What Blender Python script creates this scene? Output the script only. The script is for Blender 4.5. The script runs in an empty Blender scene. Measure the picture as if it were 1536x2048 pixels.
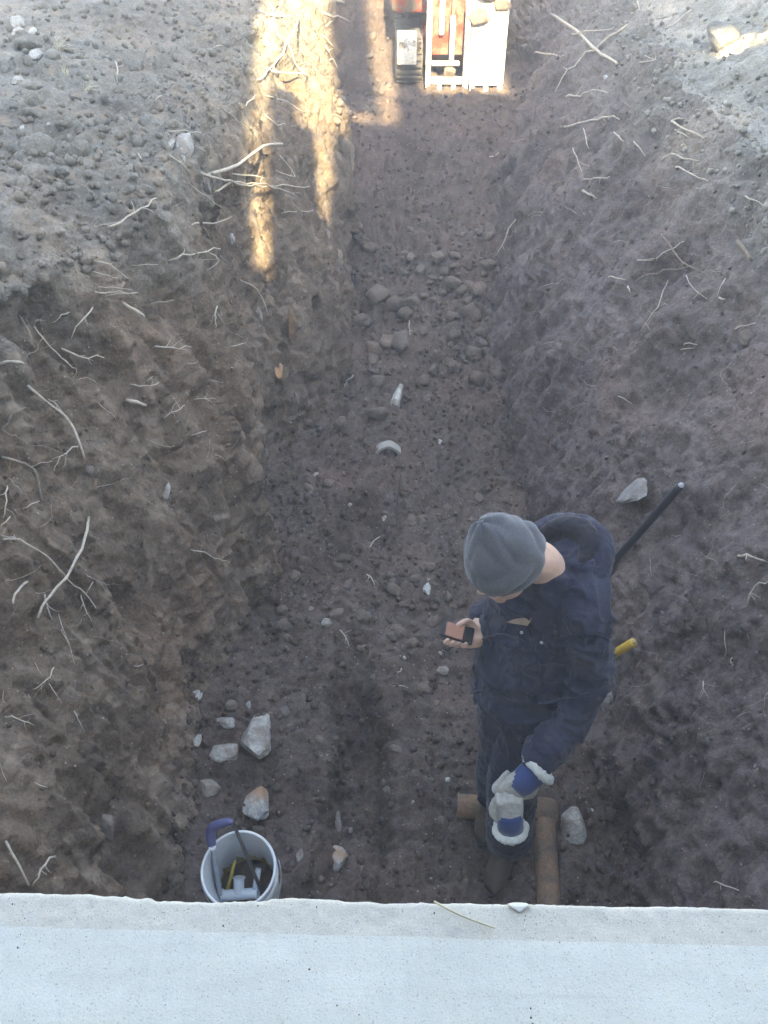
import bpy, bmesh, math, random
import numpy as np
from mathutils import Vector, Matrix, Euler
from mathutils.bvhtree import BVHTree

S = bpy.context.scene
COL = S.collection
random.seed(7)
RNG = np.random.default_rng(7)
R = math.radians

# ------------------------------------------------------------------ camera
CAM_H = 3.30
TILT = 40.0
F_PX = 1707.0                      # focal length in photo pixels (2048 tall)
cam_d = bpy.data.cameras.new('camera')
cam = bpy.data.objects.new('camera', cam_d)
COL.objects.link(cam)
cam.location = (0, 0, CAM_H)
cam.rotation_euler = (R(90 - TILT), 0, 0)
cam_d.sensor_fit = 'VERTICAL'
cam_d.sensor_height = 36.0
cam_d.lens = 36.0 * F_PX / 2048.0
cam_d.clip_start = 0.02
cam_d.clip_end = 2000
S.camera = cam

# ------------------------------------------------------------------ sky, sun, exposure
SUN_K, SUN_M = 0.075, 0.80          # sideways and downward drift of the light per metre along +y
sun_dir = Vector((-SUN_K, 1.0, -SUN_M)).normalized()
SUN_EL = math.asin(-sun_dir.z)
SUN_AZ = math.atan2(-sun_dir.x, -sun_dir.y)          # from +y clockwise
W = bpy.data.worlds.new('World'); S.world = W
W.use_nodes = True
wn = W.node_tree.nodes; wl = W.node_tree.links
wn.clear()
sky = wn.new('ShaderNodeTexSky'); sky.sky_type = 'NISHITA'
sky.sun_disc = False
sky.sun_elevation = SUN_EL; sky.sun_rotation = SUN_AZ
sky.dust_density = 2.5; sky.air_density = 1.0; sky.ozone_density = 1.0
bg = wn.new('ShaderNodeBackground'); bg.inputs['Strength'].default_value = 0.105
wo = wn.new('ShaderNodeOutputWorld')
wl.new(sky.outputs[0], bg.inputs[0]); wl.new(bg.outputs[0], wo.inputs[0])
sl = bpy.data.lights.new('sun', 'SUN'); sl.energy = 5.0; sl.angle = R(0.5)
sl.color = (1.0, 0.77, 0.44)
sun = bpy.data.objects.new('sun', sl); COL.objects.link(sun)
sun.rotation_euler = sun_dir.to_track_quat('-Z', 'Y').to_euler()
sun.location = (3, -10, 12)
vs = S.view_settings
vs.view_transform = 'Standard'; vs.look = 'None'; vs.gamma = 1.0
vs.use_curve_mapping = False
vs.exposure = 3.42
vs.use_white_balance = True
vs.white_balance_temperature = 6350
vs.white_balance_tint = 1

S.render.engine = 'CYCLES'
S.cycles.max_bounces = 5; S.cycles.diffuse_bounces = 3; S.cycles.glossy_bounces = 2
S.cycles.transmission_bounces = 3; S.cycles.transparent_max_bounces = 4
S.cycles.caustics_reflective = False; S.cycles.caustics_refractive = False
S.cycles.use_adaptive_sampling = True; S.cycles.adaptive_threshold = 0.03
S.cycles.use_denoising = True
S.cycles.volume_bounces = 1; S.cycles.volume_step_rate = 1.0

# ------------------------------------------------------------------ helpers
def link(o, parent=None):
    COL.objects.link(o)
    if parent is not None:
        o.parent = parent
    return o

def tag(o, label=None, cat=None, group=None, kind=None):
    if label: o['label'] = label
    if cat: o['category'] = cat
    if group: o['group'] = group
    if kind: o['kind'] = kind
    return o

def mesh_np(name, V, Fq, mat=None, smooth=True):
    V = np.asarray(V, dtype=np.float32); Fq = np.asarray(Fq, dtype=np.int32)
    m = bpy.data.meshes.new(name)
    k = Fq.shape[1]
    m.vertices.add(len(V)); m.vertices.foreach_set('co', V.ravel())
    m.loops.add(Fq.size); m.loops.foreach_set('vertex_index', Fq.ravel())
    m.polygons.add(len(Fq))
    m.polygons.foreach_set('loop_start', np.arange(0, Fq.size, k, dtype=np.int32))
    m.polygons.foreach_set('loop_total', np.full(len(Fq), k, dtype=np.int32))
    m.update(calc_edges=True)
    if smooth:
        m.polygons.foreach_set('use_smooth', np.ones(len(Fq), dtype=bool))
    if mat: m.materials.append(mat)
    return m

def empty(name, loc=(0, 0, 0), rz=0.0):
    o = bpy.data.objects.new(name, None); o.empty_display_size = 0.1
    o.location = loc; o.rotation_euler = (0, 0, rz)
    return link(o)

def bm_obj(name, bm, mat, parent=None, smooth=True, sharp=None):
    m = bpy.data.meshes.new(name)
    bmesh.ops.recalc_face_normals(bm, faces=bm.faces)
    for f in bm.faces: f.smooth = smooth
    bm.to_mesh(m); bm.free()
    if sharp is not None:
        m.set_sharp_from_angle(angle=R(sharp))
    if mat: m.materials.append(mat)
    o = bpy.data.objects.new(name, m)
    return link(o, parent)

def pix_dir(px, py):
    a = (px - 768) / F_PX; v = (1024 - py) / F_PX
    c, s = math.cos(R(TILT)), math.sin(R(TILT))
    return Vector((a, c + v * s, -s + v * c))
def at_z(px, py, z):
    d = pix_dir(px, py); t = (z - CAM_H) / d.z
    return Vector((0, 0, CAM_H)) + d * t
def at_y(px, py, y):
    d = pix_dir(px, py)
    return Vector((0, 0, CAM_H)) + d * (y / d.y)

# ------------------------------------------------------------------ numpy noise
def _hash(ix, iy, iz, seed):
    h = (ix.astype(np.uint32) * np.uint32(374761393) + iy.astype(np.uint32) * np.uint32(668265263)
         + iz.astype(np.uint32) * np.uint32(2147483647) + np.uint32((seed * 1274126177) & 0xffffffff))
    h ^= h >> np.uint32(13); h *= np.uint32(1274126177)
    h ^= h >> np.uint32(16); h *= np.uint32(2246822519)
    h ^= h >> np.uint32(13)
    return h
def vnoise(P, seed=0):
    """value noise -1..1"""
    Pf = np.floor(P); f = (P - Pf).astype(np.float32); I = Pf.astype(np.int64).astype(np.int32)
    f = f * f * f * (f * (f * 6 - 15) + 10)
    r = 0
    for dx in (0, 1):
        wx = f[:, 0] if dx else 1 - f[:, 0]
        for dy in (0, 1):
            wy = wx * (f[:, 1] if dy else 1 - f[:, 1])
            for dz in (0, 1):
                w = wy * (f[:, 2] if dz else 1 - f[:, 2])
                h = _hash(I[:, 0] + dx, I[:, 1] + dy, I[:, 2] + dz, seed)
                r = r + w * (h.astype(np.float32) / 2147483648.0 - 1.0)
    return r
def fbm(P, f, octaves=4, gain=0.5, seed=0):
    a, r = 1.0, 0
    for i in range(octaves):
        r = r + a * vnoise(P * (f * 2.03 ** i) + 17.3 * i, seed + i)
        a *= gain
    return r
def worley(P, f, seed=0):
    """distance to nearest random cell point, 0..~1"""
    Q = P * f
    B = np.floor(Q); fr = Q - B; I = B.astype(np.int64).astype(np.int32)
    best = np.full(len(Q), 9.0, dtype=np.float32); cid = np.zeros(len(Q), dtype=np.uint32)
    for dx in (-1, 0, 1):
        for dy in (-1, 0, 1):
            for dz in (-1, 0, 1):
                h = _hash(I[:, 0] + dx, I[:, 1] + dy, I[:, 2] + dz, seed)
                jx = (h & np.uint32(1023)) / 1023.0; jy = ((h >> np.uint32(10)) & np.uint32(1023)) / 1023.0
                jz = ((h >> np.uint32(20)) & np.uint32(1023)) / 1023.0
                d = (dx + jx - fr[:, 0]) ** 2 + (dy + jy - fr[:, 1]) ** 2 + (dz + jz - fr[:, 2]) ** 2
                m = d < best
                best = np.where(m, d, best); cid = np.where(m, h, cid)
    return np.sqrt(best), (cid & np.uint32(255)) / 255.0
def sstep(a, b, x):
    t = np.clip((x - a) / (b - a), 0, 1)
    return t * t * (3 - 2 * t)

# ------------------------------------------------------------------ materials
class NT:
    def __init__(self, name):
        self.m = bpy.data.materials.new(name); self.m.use_nodes = True
        self.t = self.m.node_tree; self.t.nodes.clear()
        self.out = self.n('ShaderNodeOutputMaterial')
        self.b = self.n('ShaderNodeBsdfPrincipled')
        self.l(self.b.outputs[0], self.out.inputs['Surface'])
        self.co = self.n('ShaderNodeTexCoord').outputs['Object']
    def n(self, k, **kw):
        x = self.t.nodes.new(k)
        for a, v in kw.items(): setattr(x, a, v)
        return x
    def l(self, a, b): self.t.links.new(a, b)
    def vec(self, scale=(1, 1, 1), co=None):
        mp = self.n('ShaderNodeMapping'); mp.inputs['Scale'].default_value = scale
        self.l(co or self.co, mp.inputs[0]); return mp.outputs[0]
    def noise(self, scale, detail=4, rough=0.6, co=None, dist=0.0):
        x = self.n('ShaderNodeTexNoise'); x.inputs['Scale'].default_value = scale
        x.inputs['Detail'].default_value = detail; x.inputs['Roughness'].default_value = rough
        x.inputs['Distortion'].default_value = dist
        self.l(co or self.co, x.inputs['Vector']); return x.outputs[0]
    def voro(self, scale, feature='F1', out=0, co=None):
        x = self.n('ShaderNodeTexVoronoi', feature=feature); x.inputs['Scale'].default_value = scale
        self.l(co or self.co, x.inputs['Vector']); return x.outputs[out]
    def ramp(self, f, stops, interp='LINEAR'):
        r = self.n('ShaderNodeValToRGB'); r.color_ramp.interpolation = interp
        e = r.color_ramp.elements
        while len(e) < len(stops): e.new(0.5)
        for i, (p, c) in enumerate(stops):
            e[i].position = p; e[i].color = (*c, 1) if len(c) == 3 else c
        self.l(f, r.inputs[0]); return r.outputs[0]
    def mix(self, fac, a, b, mode='MIX'):
        x = self.n('ShaderNodeMix', data_type='RGBA', blend_type=mode)
        if isinstance(fac, (int, float)): x.inputs[0].default_value = fac
        else: self.l(fac, x.inputs[0])
        for s, v in ((6, a), (7, b)):
            if isinstance(v, tuple): x.inputs[s].default_value = (*v, 1) if len(v) == 3 else v
            else: self.l(v, x.inputs[s])
        return x.outputs[2]
    def math(self, op, a, b=0.5):
        x = self.n('ShaderNodeMath', operation=op)
        for s, v in ((0, a), (1, b)):
            if isinstance(v, (int, float)): x.inputs[s].default_value = v
            else: self.l(v, x.inputs[s])
        return x.outputs[0]
    def bump(self, h, strength=0.5, dist=0.01):
        x = self.n('ShaderNodeBump'); x.inputs['Strength'].default_value = strength
        x.inputs['Distance'].default_value = dist
        self.l(h, x.inputs['Height']); self.l(x.outputs[0], self.b.inputs['Normal'])
    def fin(self, col, rough=0.9, spec=0.2, metal=0.0):
        if isinstance(col, tuple): self.b.inputs['Base Color'].default_value = (*col, 1)
        else: self.l(col, self.b.inputs['Base Color'])
        if isinstance(rough, (int, float)): self.b.inputs['Roughness'].default_value = rough
        else: self.l(rough, self.b.inputs['Roughness'])
        self.b.inputs['Specular IOR Level'].default_value = spec
        self.b.inputs['Metallic'].default_value = metal
        return self.m

def soil_mat(name, dark, mid, light, streak=0.0, speck=0.5, dry=None):
    t = NT(name)
    t.co = t.n('ShaderNodeNewGeometry').outputs['Position']
    n1 = t.noise(2.2, 4, 0.65)
    c = t.ramp(n1, [(0.28, dark), (0.5, mid), (0.74, light)])
    if dry:        # the top of the cut is drier, greyer earth with a ragged lower limit
        sx = t.n('ShaderNodeSeparateXYZ'); t.l(t.co, sx.inputs[0])
        zz = t.math('ADD', sx.outputs[2], t.math('MULTIPLY', t.noise(3.0, 4, 0.7), 0.9))
        c = t.mix(t.ramp(t.math('MULTIPLY', zz, 0.25), [(0.50, (0,) * 3), (0.65, (1,) * 3)]), c, t.ramp(n1, [(0.28, dry[0]), (0.5, dry[1]), (0.74, dry[2])]))
    n2 = t.noise(17, 3, 0.7)
    c = t.mix(0.4, c, t.ramp(n2, [(0.3, (0.35,) * 3), (0.7, (1.5,) * 3)]), 'MULTIPLY')
    n3 = t.noise(90, 2, 0.75)
    c = t.mix(0.4, c, t.ramp(n3, [(0.3, (0.3,) * 3), (0.7, (1.65,) * 3)]), 'MULTIPLY')
    # patches of redder and greyer earth
    c = t.mix(t.ramp(t.noise(1.1, 3), [(0.5, (0,) * 3), (0.7, (0.55,) * 3)]), c, t.mix(0.5, c, (1.35, 1.0, 0.78), 'MULTIPLY'))
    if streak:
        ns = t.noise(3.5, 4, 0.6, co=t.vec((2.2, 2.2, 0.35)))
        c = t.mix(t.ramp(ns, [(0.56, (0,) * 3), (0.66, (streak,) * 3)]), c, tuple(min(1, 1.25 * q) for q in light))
    # small pale stones and crumbs
    v = t.voro(75, 'F1', 0)
    vc = t.voro(75, 'F1', 1)
    sep = t.n('ShaderNodeSeparateColor'); t.l(vc, sep.inputs[0])
    keep = t.math('GREATER_THAN', sep.outputs[0], 0.955)
    dot = t.math('LESS_THAN', v, 0.30)
    c = t.mix(t.math('MULTIPLY', t.math('MULTIPLY', keep, dot), speck), c, (0.34, 0.31, 0.27))
    h = t.noise(70, 4, 0.75)
    h = t.math('SUBTRACT', h, t.math('MULTIPLY', t.voro(42, 'F1', 0), 0.5))
    t.bump(h, 0.8, 0.013)
    return t.fin(c, 0.95, 0.12)

M = {}
DRY = ((0.1344, 0.126, 0.1109), (0.2184, 0.21, 0.1865), (0.294, 0.2856, 0.2562))
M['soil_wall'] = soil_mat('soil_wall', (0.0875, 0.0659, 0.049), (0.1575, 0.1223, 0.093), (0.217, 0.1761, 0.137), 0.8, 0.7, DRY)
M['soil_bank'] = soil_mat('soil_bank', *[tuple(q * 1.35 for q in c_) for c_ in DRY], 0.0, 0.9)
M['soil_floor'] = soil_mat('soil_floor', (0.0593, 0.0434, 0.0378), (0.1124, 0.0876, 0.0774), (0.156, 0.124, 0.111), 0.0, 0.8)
M['soil_top'] = soil_mat('soil_top', *DRY, 0.0, 0.9)
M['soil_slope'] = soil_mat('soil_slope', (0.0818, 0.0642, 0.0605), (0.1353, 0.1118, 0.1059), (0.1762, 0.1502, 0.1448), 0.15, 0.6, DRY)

# ------------------------------------------------------------------ the trench: one swept, displaced surface cut into five sheets
GZ = 2.0
def cp(y, pts):
    a = np.array(pts, dtype=float)
    # smooth (Catmull-like via pchip-lite): linear + blur
    yy = np.asarray(y)
    r = 0
    for o, w in ((-0.22, 0.2), (-0.1, 0.2), (0, 0.2), (0.1, 0.2), (0.22, 0.2)):
        r = r + w * np.interp(yy + o, a[:, 0], a[:, 1])
    return r
def xl_f(y): return cp(y, [(0.3, -.80), (1.6, -.80), (2.4, -.84), (3.0, -.72), (3.4, -.60), (4.35, -.42), (5.9, -.27), (7.0, -.26), (8.2, -.42), (9.5, -.5), (14, -.5)])
def XL_f(y): return cp(y, [(0.3, -1.75), (1.6, -1.68), (2.6, -1.55), (3.2, -1.32), (3.6, -1.06), (4.4, -.95), (6.5, -.97), (8.2, -1.02), (14, -1.1)])
def xr_f(y): return cp(y, [(0.3, .86), (1.7, .92), (2.4, .96), (3.2, .88), (4.05, .84), (5.9, .86), (7.25, 1.0), (8.5, 1.35), (14, 1.4)])
def XR_f(y): return cp(y, [(0.3, 1.95), (2.5, 1.95), (4.25, 1.84), (5.13, 1.76), (6.5, 1.95), (8.2, 2.1), (14, 2.2)])
def zf_f(y): return cp(y, [(0.3, 0), (5.2, 0), (5.9, .10), (6.6, .42), (7.4, .92), (8.0, 1.12), (9.3, 1.2), (10.2, 1.7), (10.8, 2.0), (14, 2.0)])

def ystations():
    y, r = 0.30, []
    while y < 13:
        r.append(y)
        y += 0.0105 + 0.0028 * max(0, y - 2.4)
    return np.array(r)
Y = ystations(); NY = len(Y)
nGL, nWL, nF, nWR, nGR = 190, 215, 160, 215, 160
tl = np.linspace(1, 0, nGL, endpoint=False) ** 2.0        # 1 = far left, 0 = rim
tw = np.linspace(0, 1, nWL, endpoint=False)
tf = np.linspace(0, 1, nF, endpoint=False)
tr = np.linspace(0, 1, nWR, endpoint=False)
tg = np.linspace(0, 1, nGR) ** 2.0
YY = Y[:, None]
xl, XL, xr, XR, zf = (f(Y)[:, None] for f in (xl_f, XL_f, xr_f, XR_f, zf_f))
def wander(seed, a, f): 
    q_ = np.stack([Y * f, 0 * Y + seed * 3.7, 0 * Y], -1)
    return (a * (vnoise(q_, seed) + 0.6 * vnoise(q_ * 2.7, seed + 1) + 0.4 * vnoise(q_ * 7.1, seed + 2)))[:, None]
xl = xl + wander(201, 0.045, 1.6); xr = xr + wander(211, 0.05, 1.5); XL = XL + wander(221, 0.09, 1.5); XR = XR + wander(231, 0.09, 1.3)
def colblock(x, z): return np.stack([x, np.broadcast_to(YY, x.shape), z], -1)
# left ground
gx = XL - tl[None] * 7.0
gz = GZ + 0.10 * np.exp(-((gx + 2.2) / 0.5) ** 2) + 0.0 * gx - 0.16 * np.exp(-np.abs(gx - XL) / 0.22) * (0.55 + 0.45 * np.sin(YY * 2.3 + 0.7))
B1 = colblock(gx, gz)
# left wall: rounded rim, standing foot, and a slanting corner beyond which the cut is set back
w = tw[None]
rimz = GZ - 0.16 * (0.55 + 0.45 * np.sin(YY * 2.3 + 0.7))
wz = rimz + (zf + 0.07 - rimz) * w
def bay_f(z): 
    y0 = 3.34 + 0.45 * z + 0.05 * np.sin(z * 9)
    return 0.30 * sstep(y0 - 0.07, y0 + 0.07, YY) * (1 - sstep(y0 + 0.7, y0 + 1.9, YY))
bay = bay_f(wz) * sstep(0.06, 0.3, w)
pw = 1.22 + 0.55 * sstep(2.8, 3.8, YY)
wx = XL + (xl - XL) * (1 - (1 - w) ** pw) - bay
xl = xl - bay_f(zf + 0.07)
B2 = colblock(wx, wz)
fx = xl + (xr - xl) * tf[None]
mid = np.abs(tf[None] - 0.5) * 2
fz = zf + 0.07 * mid ** 9
# narrow slot dug for the pipe near the building
slot = np.exp(-(((fx + 0.13 + 0.03 * np.sin(YY * 5.1) + 0.018 * np.sin(YY * 13)) / 0.13) ** 6)) * (0.7 + 0.3 * np.sin(YY * 3.7)) * (1 - sstep(2.75, 3.05, YY))
fz = fz - 0.18 * slot
old = np.exp(-(((fx - 0.03 - 0.0 * YY) / 0.085) ** 4)) * sstep(3.35, 3.55, YY) * (1 - sstep(4.25, 4.45, YY))
fz = fz - 0.06 * old
B3 = colblock(fx, fz)
r_ = tr[None]
rx = xr + (XR - xr) * (0.30 * r_ + 0.70 * r_ ** 1.8)
rz = zf + 0.07 + (GZ - zf - 0.07) * (1 - (1 - r_) ** 1.12)
B4 = colblock(rx, rz)
hx = XR + tg[None] * 7.0
hz = GZ + 0.42 * sstep(0.02, 0.9, hx - XR) * (1 - sstep(1.6, 4.0, hx - XR)) * sstep(1.0, 3.0, YY)
B5 = colblock(hx, hz)
G = np.concatenate([B1, B2, B3, B4, B5], axis=1)
NX = G.shape[1]
# normals of the smooth base
du = np.gradient(G, axis=1); dv = np.gradient(G, axis=0)
N = np.cross(du, dv); N /= np.linalg.norm(N, axis=-1, keepdims=True) + 1e-9
for _ in range(8):                # blur the normals so the sharp creases open out
    N[:, 1:-1] = (N[:, :-2] + N[:, 1:-1] + N[:, 2:]) / 3
N /= np.linalg.norm(N, axis=-1, keepdims=True) + 1e-9
P = G.reshape(-1, 3); Nn = N.reshape(-1, 3)
ci = np.tile(np.arange(NX), NY)
isGL = ci < nGL
isWL = (ci >= nGL) & (ci < nGL + nWL)
isF = (ci >= nGL + nWL) & (ci < nGL + nWL + nF)
isWR = (ci >= nGL + nWL + nF) & (ci < nGL + nWL + nF + nWR)
isGR = ci >= nGL + nWL + nF + nWR
def soft(mask, n=12):
    a = mask.astype(np.float32).reshape(NY, NX)
    for _ in range(n):
        a[:, 1:-1] = (a[:, :-2] + a[:, 1:-1] + a[:, 2:]) / 3
    return a.ravel()
kGL, kWL, kF, kWR, kGR = (soft(m) for m in (isGL, isWL, isF, isWR, isGR))
d = 0.032 * fbm(P, 1.3, 3, 0.5, 1)
gro = vnoise(np.stack([P[:, 0] * 3, P[:, 1] * 7.5, P[:, 2] * 0.7], -1), 21)
gro2 = vnoise(np.stack([P[:, 0] * 8, P[:, 1] * 21, P[:, 2] * 1.4], -1), 22)
teeth = np.abs(vnoise(np.stack([P[:, 0] * 2, P[:, 1] * 9.5, P[:, 2] * 0.45], -1), 24))
d += kWL * (0.045 * gro + 0.030 * gro2 + 0.045 * (0.45 - teeth) * sstep(2.8, 3.6, P[:, 1]))
gr3 = vnoise(np.stack([P[:, 0] * 5, P[:, 1] * 6 + P[:, 2] * 6, P[:, 2] * 1.5], -1), 23)
d += kWR * (0.03 * gr3 + 0.012 * gro2)
b1 = np.abs(fbm(P, 5.0, 3, 0.55, 31))
d += 0.035 * (0.5 - b1) * (0.9 * kWL + 0.7 * kWR + 0.6 * kF + 0.5 * kGR + 0.6 * kGL)
d += 0.018 * fbm(P * np.array([1, 1, 0.6]), 15.0, 3, 0.6, 41)
rg1 = 1 - 2 * np.abs(vnoise(P * np.array([26, 26, 17]), 43)); d += (0.007 * kWL + 0.006 * kWR + 0.004 * kF) * rg1
fl = vnoise(np.stack([P[:, 0] * 14, P[:, 1] * 14, P[:, 2] * 4.5], -1), 44); d += kWL * 0.022 * np.clip(fl - 0.1, 0, 0.45)
d += 0.0075 * fbm(P * np.array([1, 1, 0.7]), 52.0, 2, 0.6, 47)
wd, wi = worley(P, 9.0, 5)
rough_floor = kF * (0.55 + 0.45 * sstep(4.6, 5.4, P[:, 1]))
d += (0.085 * rough_floor + 0.05 * kGL + 0.014 * kGR + 0.006 * kWR) * np.clip(0.62 - wd, 0, 1) * (wi > 0.35)
wd2, wi2 = worley(P, 24.0, 6)
d += (0.032 * kF + 0.036 * kGL + 0.02 * kGR + 0.009 * kWR + 0.006 * kWL) * np.clip(0.62 - wd2, 0, 1) * (wi2 > 0.3)
# chunks broken out of the walls
wd3, wi3 = worley(P * np.array([1, 1, 0.55]), 3.6, 9)
d -= (0.07 * kWL + 0.035 * kWR) * sstep(0.42, 0.2, wd3) * (wi3 > 0.62)
Pd = P + Nn * d[:, None]
GRID = Pd.reshape(NY, NX, 3)

def sheet(name, c0, c1, mat):
    sub = GRID[:, c0:c1]
    ny, nx = sub.shape[:2]
    idx = np.arange(ny * nx).reshape(ny, nx)
    q = np.stack([idx[:-1, :-1], idx[:-1, 1:], idx[1:, 1:], idx[1:, :-1]], -1).reshape(-1, 4)
    o = bpy.data.objects.new(name, mesh_np(name, sub.reshape(-1, 3), q, mat))
    tag(link(o), kind='structure')
    return o
c1, c2, c3, c4 = nGL, nGL + nWL, nGL + nWL + nF, nGL + nWL + nF + nWR
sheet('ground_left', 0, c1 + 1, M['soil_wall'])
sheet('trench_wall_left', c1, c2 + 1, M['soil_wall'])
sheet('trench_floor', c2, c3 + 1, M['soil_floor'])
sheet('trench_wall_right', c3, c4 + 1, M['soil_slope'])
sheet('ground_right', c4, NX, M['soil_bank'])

# coarse copy for placing things on the earth
st = 2
sub = GRID[::st, ::st]; ny, nx = sub.shape[:2]
idx = np.arange(ny * nx).reshape(ny, nx)
q = np.stack([idx[:-1, :-1], idx[:-1, 1:], idx[1:, 1:], idx[1:, :-1]], -1).reshape(-1, 4)
BVH = BVHTree.FromPolygons([tuple(v) for v in sub.reshape(-1, 3)], [tuple(f) for f in q.tolist()])
def hit(px, py):
    """where the line of sight through a photo pixel meets the earth: point, normal"""
    o = Vector((0, 0, CAM_H)); dd = pix_dir(px, py).normalized()
    p, n, i, t = BVH.ray_cast(o + dd * 0.6, dd)
    if p is None: return at_z(px, py, GZ), Vector((0, 0, 1))
    if n.dot(dd) > 0: n = -n
    return p, n
def ground_z(x, y):
    p, n, i, t = BVH.ray_cast(Vector((x, y, 6)), Vector((0, 0, -1)))
    return p.z if p else 0.0

# the field around, out to the horizon
V = []; Fq = []
def quad(x0, y0, x1, y1):
    i = len(V); V.extend([(x0, y0, GZ - 0.12), (x1, y0, GZ - 0.12), (x1, y1, GZ - 0.12), (x0, y1, GZ - 0.12)])
    Fq.append((i, i + 1, i + 2, i + 3))
xa, xb = -7.6, 8.6
quad(-80, -80, xa, 80); quad(xb, -80, 80, 80); quad(xa, 12.9, xb, 80); quad(xa, -80, xb, 0.1)
tag(link(bpy.data.objects.new('ground', mesh_np('ground', V, Fq, M['soil_top'], False))), kind='structure')

# ------------------------------------------------------------------ simple shapes
def add_box(bm, c, s, rot=None, bev=0.0, seg=2):
    r = bmesh.ops.create_cube(bm, size=1.0)
    vs_ = r['verts']
    for v in vs_: v.co = Vector((v.co.x * s[0], v.co.y * s[1], v.co.z * s[2]))
    if bev > 0:
        es = list({e for v in vs_ for e in v.link_edges})
        rb = bmesh.ops.bevel(bm, geom=es, offset=bev, segments=seg, affect='EDGES', profile=0.5)
        vs_ = list({v for f in rb['faces'] for v in f.verts} | {v for v in vs_ if v.is_valid})
    mt = (rot.to_4x4() if rot is not None else Matrix())
    for v in vs_: v.co = (mt @ v.co) + Vector(c)
    return vs_
def ring_pts(c, u, v, ru, rv, n):
    return [c + u * (ru * math.cos(2 * math.pi * i / n)) + v * (rv * math.sin(2 * math.pi * i / n)) for i in range(n)]
def add_rings(bm, rings, closed_ends=True):
    vr = [[bm.verts.new(p) for p in r] for r in rings]
    n = len(rings[0])
    for a, b in zip(vr[:-1], vr[1:]):
        for i in range(n): bm.faces.new((a[i], a[(i + 1) % n], b[(i + 1) % n], b[i]))
    if closed_ends:
        bm.faces.new(vr[0][::-1]); bm.faces.new(vr[-1])
    return vr
def frame_of(t):
    t = t.normalized()
    a = Vector((0, 0, 1)) if abs(t.z) < 0.9 else Vector((1, 0, 0))
    u = t.cross(a).normalized(); v = t.cross(u).normalized()
    return u, v
def add_tube(bm, pts, rad, n=8, closed=True):
    pts = [Vector(p) for p in pts]
    if not hasattr(rad, '__len__'): rad = [rad] * len(pts)
    rings = []; pu = None
    for i, p in enumerate(pts):
        t = (pts[min(i + 1, len(pts) - 1)] - pts[max(i - 1, 0)])
        if t.length < 1e-7: t = Vector((0, 0, 1))
        t.normalize()
        if pu is None: u, v = frame_of(t)
        else:
            u = (pu - t * pu.dot(t)); u = u.normalized() if u.length > 1e-5 else frame_of(t)[0]
            v = t.cross(u).normalized()
        pu = u
        rings.append(ring_pts(p, u, v, rad[i], rad[i], n))
    return add_rings(bm, rings, closed)
def smooth_path(pts, sub=4):
    pts = [Vector(p) for p in pts]
    if len(pts) < 3: 
        return [pts[0].lerp(pts[-1], i / (sub + 1)) for i in range(sub + 2)]
    out = []
    for i in range(len(pts) - 1):
        p0, p1, p2, p3 = pts[max(i - 1, 0)], pts[i], pts[i + 1], pts[min(i + 2, len(pts) - 1)]
        for k in range(sub):
            t = k / sub
            out.append(0.5 * ((2 * p1) + (p2 - p0) * t + (2 * p0 - 5 * p1 + 4 * p2 - p3) * t * t + (3 * p1 - p0 - 3 * p2 + p3) * t ** 3))
    out.append(pts[-1]); return out
def add_lathe(bm, prof, n=48, c=Vector((0, 0, 0)), closed=False):
    rings = [[Vector((r * math.cos(2 * math.pi * i / n), r * math.sin(2 * math.pi * i / n), z)) + c for i in range(n)] for r, z in prof]
    return add_rings(bm, rings, closed)
def vlist(o): 
    a = np.empty(len(o.data.vertices) * 3, dtype=np.float32); o.data.vertices.foreach_get('co', a); return a.reshape(-1, 3)

# ------------------------------------------------------------------ plain materials
def flat(name, col, rough=0.6, spec=0.4, metal=0.0, var=0.25, scale=30, bump=0.0, bscale=120):
    t = NT(name)
    c = t.mix(var, col, t.ramp(t.noise(scale, 4, 0.65), [(0.25, (0.25,) * 3), (0.75, (1.7,) * 3)]), 'MULTIPLY')
    if bump: t.bump(t.noise(bscale, 4, 0.7), bump, 0.004)
    return t.fin(c, rough, spec, metal)
M['root'] = flat('root_bark', (0.46, 0.41, 0.34), 0.85, 0.2, 0, 0.45, 60, 0.4)
M['root_dark'] = flat('root_bark_dark', (0.22, 0.185, 0.15), 0.9, 0.15, 0, 0.5, 60, 0.5)
def concrete_mat(name, base, grain):
    t = NT(name)
    c = t.mix(0.35, base, t.ramp(t.noise(6, 5, 0.7, t.vec((1, 3, 1))), [(0.3, (0.66,) * 3), (0.7, (1.2,) * 3)]), 'MULTIPLY')
    c = t.mix(t.ramp(t.noise(5, 5, 0.7, t.vec((0.35, 9, 1))), [(0.6, (0,) * 3), (0.75, (0.3,) * 3)]), c, (0.34, 0.33, 0.3))
    for sc, th, col, k in ((950, 0.90, (0.2, 0.2, 0.2), 0.8 * grain), (520, 0.95, (0.25, 0.23, 0.2), 0.8 * grain), (1200, 0.86, (0.82, 0.82, 0.8), 0.6 * grain)):
        vc = t.voro(sc, 'F1', 1); sep = t.n('ShaderNodeSeparateColor'); t.l(vc, sep.inputs[0])
        k_ = t.math('MULTIPLY', t.math('GREATER_THAN', sep.outputs[1], th), t.math('LESS_THAN', t.voro(sc, 'F1', 0), 0.45))
        c = t.mix(t.math('MULTIPLY', k_, k), c, col)
    t.bump(t.math('ADD', t.noise(400, 3, 0.7), t.noise(40, 3)), 0.35, 0.0015)
    return t.fin(c, 0.85, 0.25)
M['sill'] = concrete_mat('sill_concrete', (0.575, 0.575, 0.53), 0.55)
M['sill_edge'] = concrete_mat('sill_worn_concrete', (0.515, 0.495, 0.44), 0.7)
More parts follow.
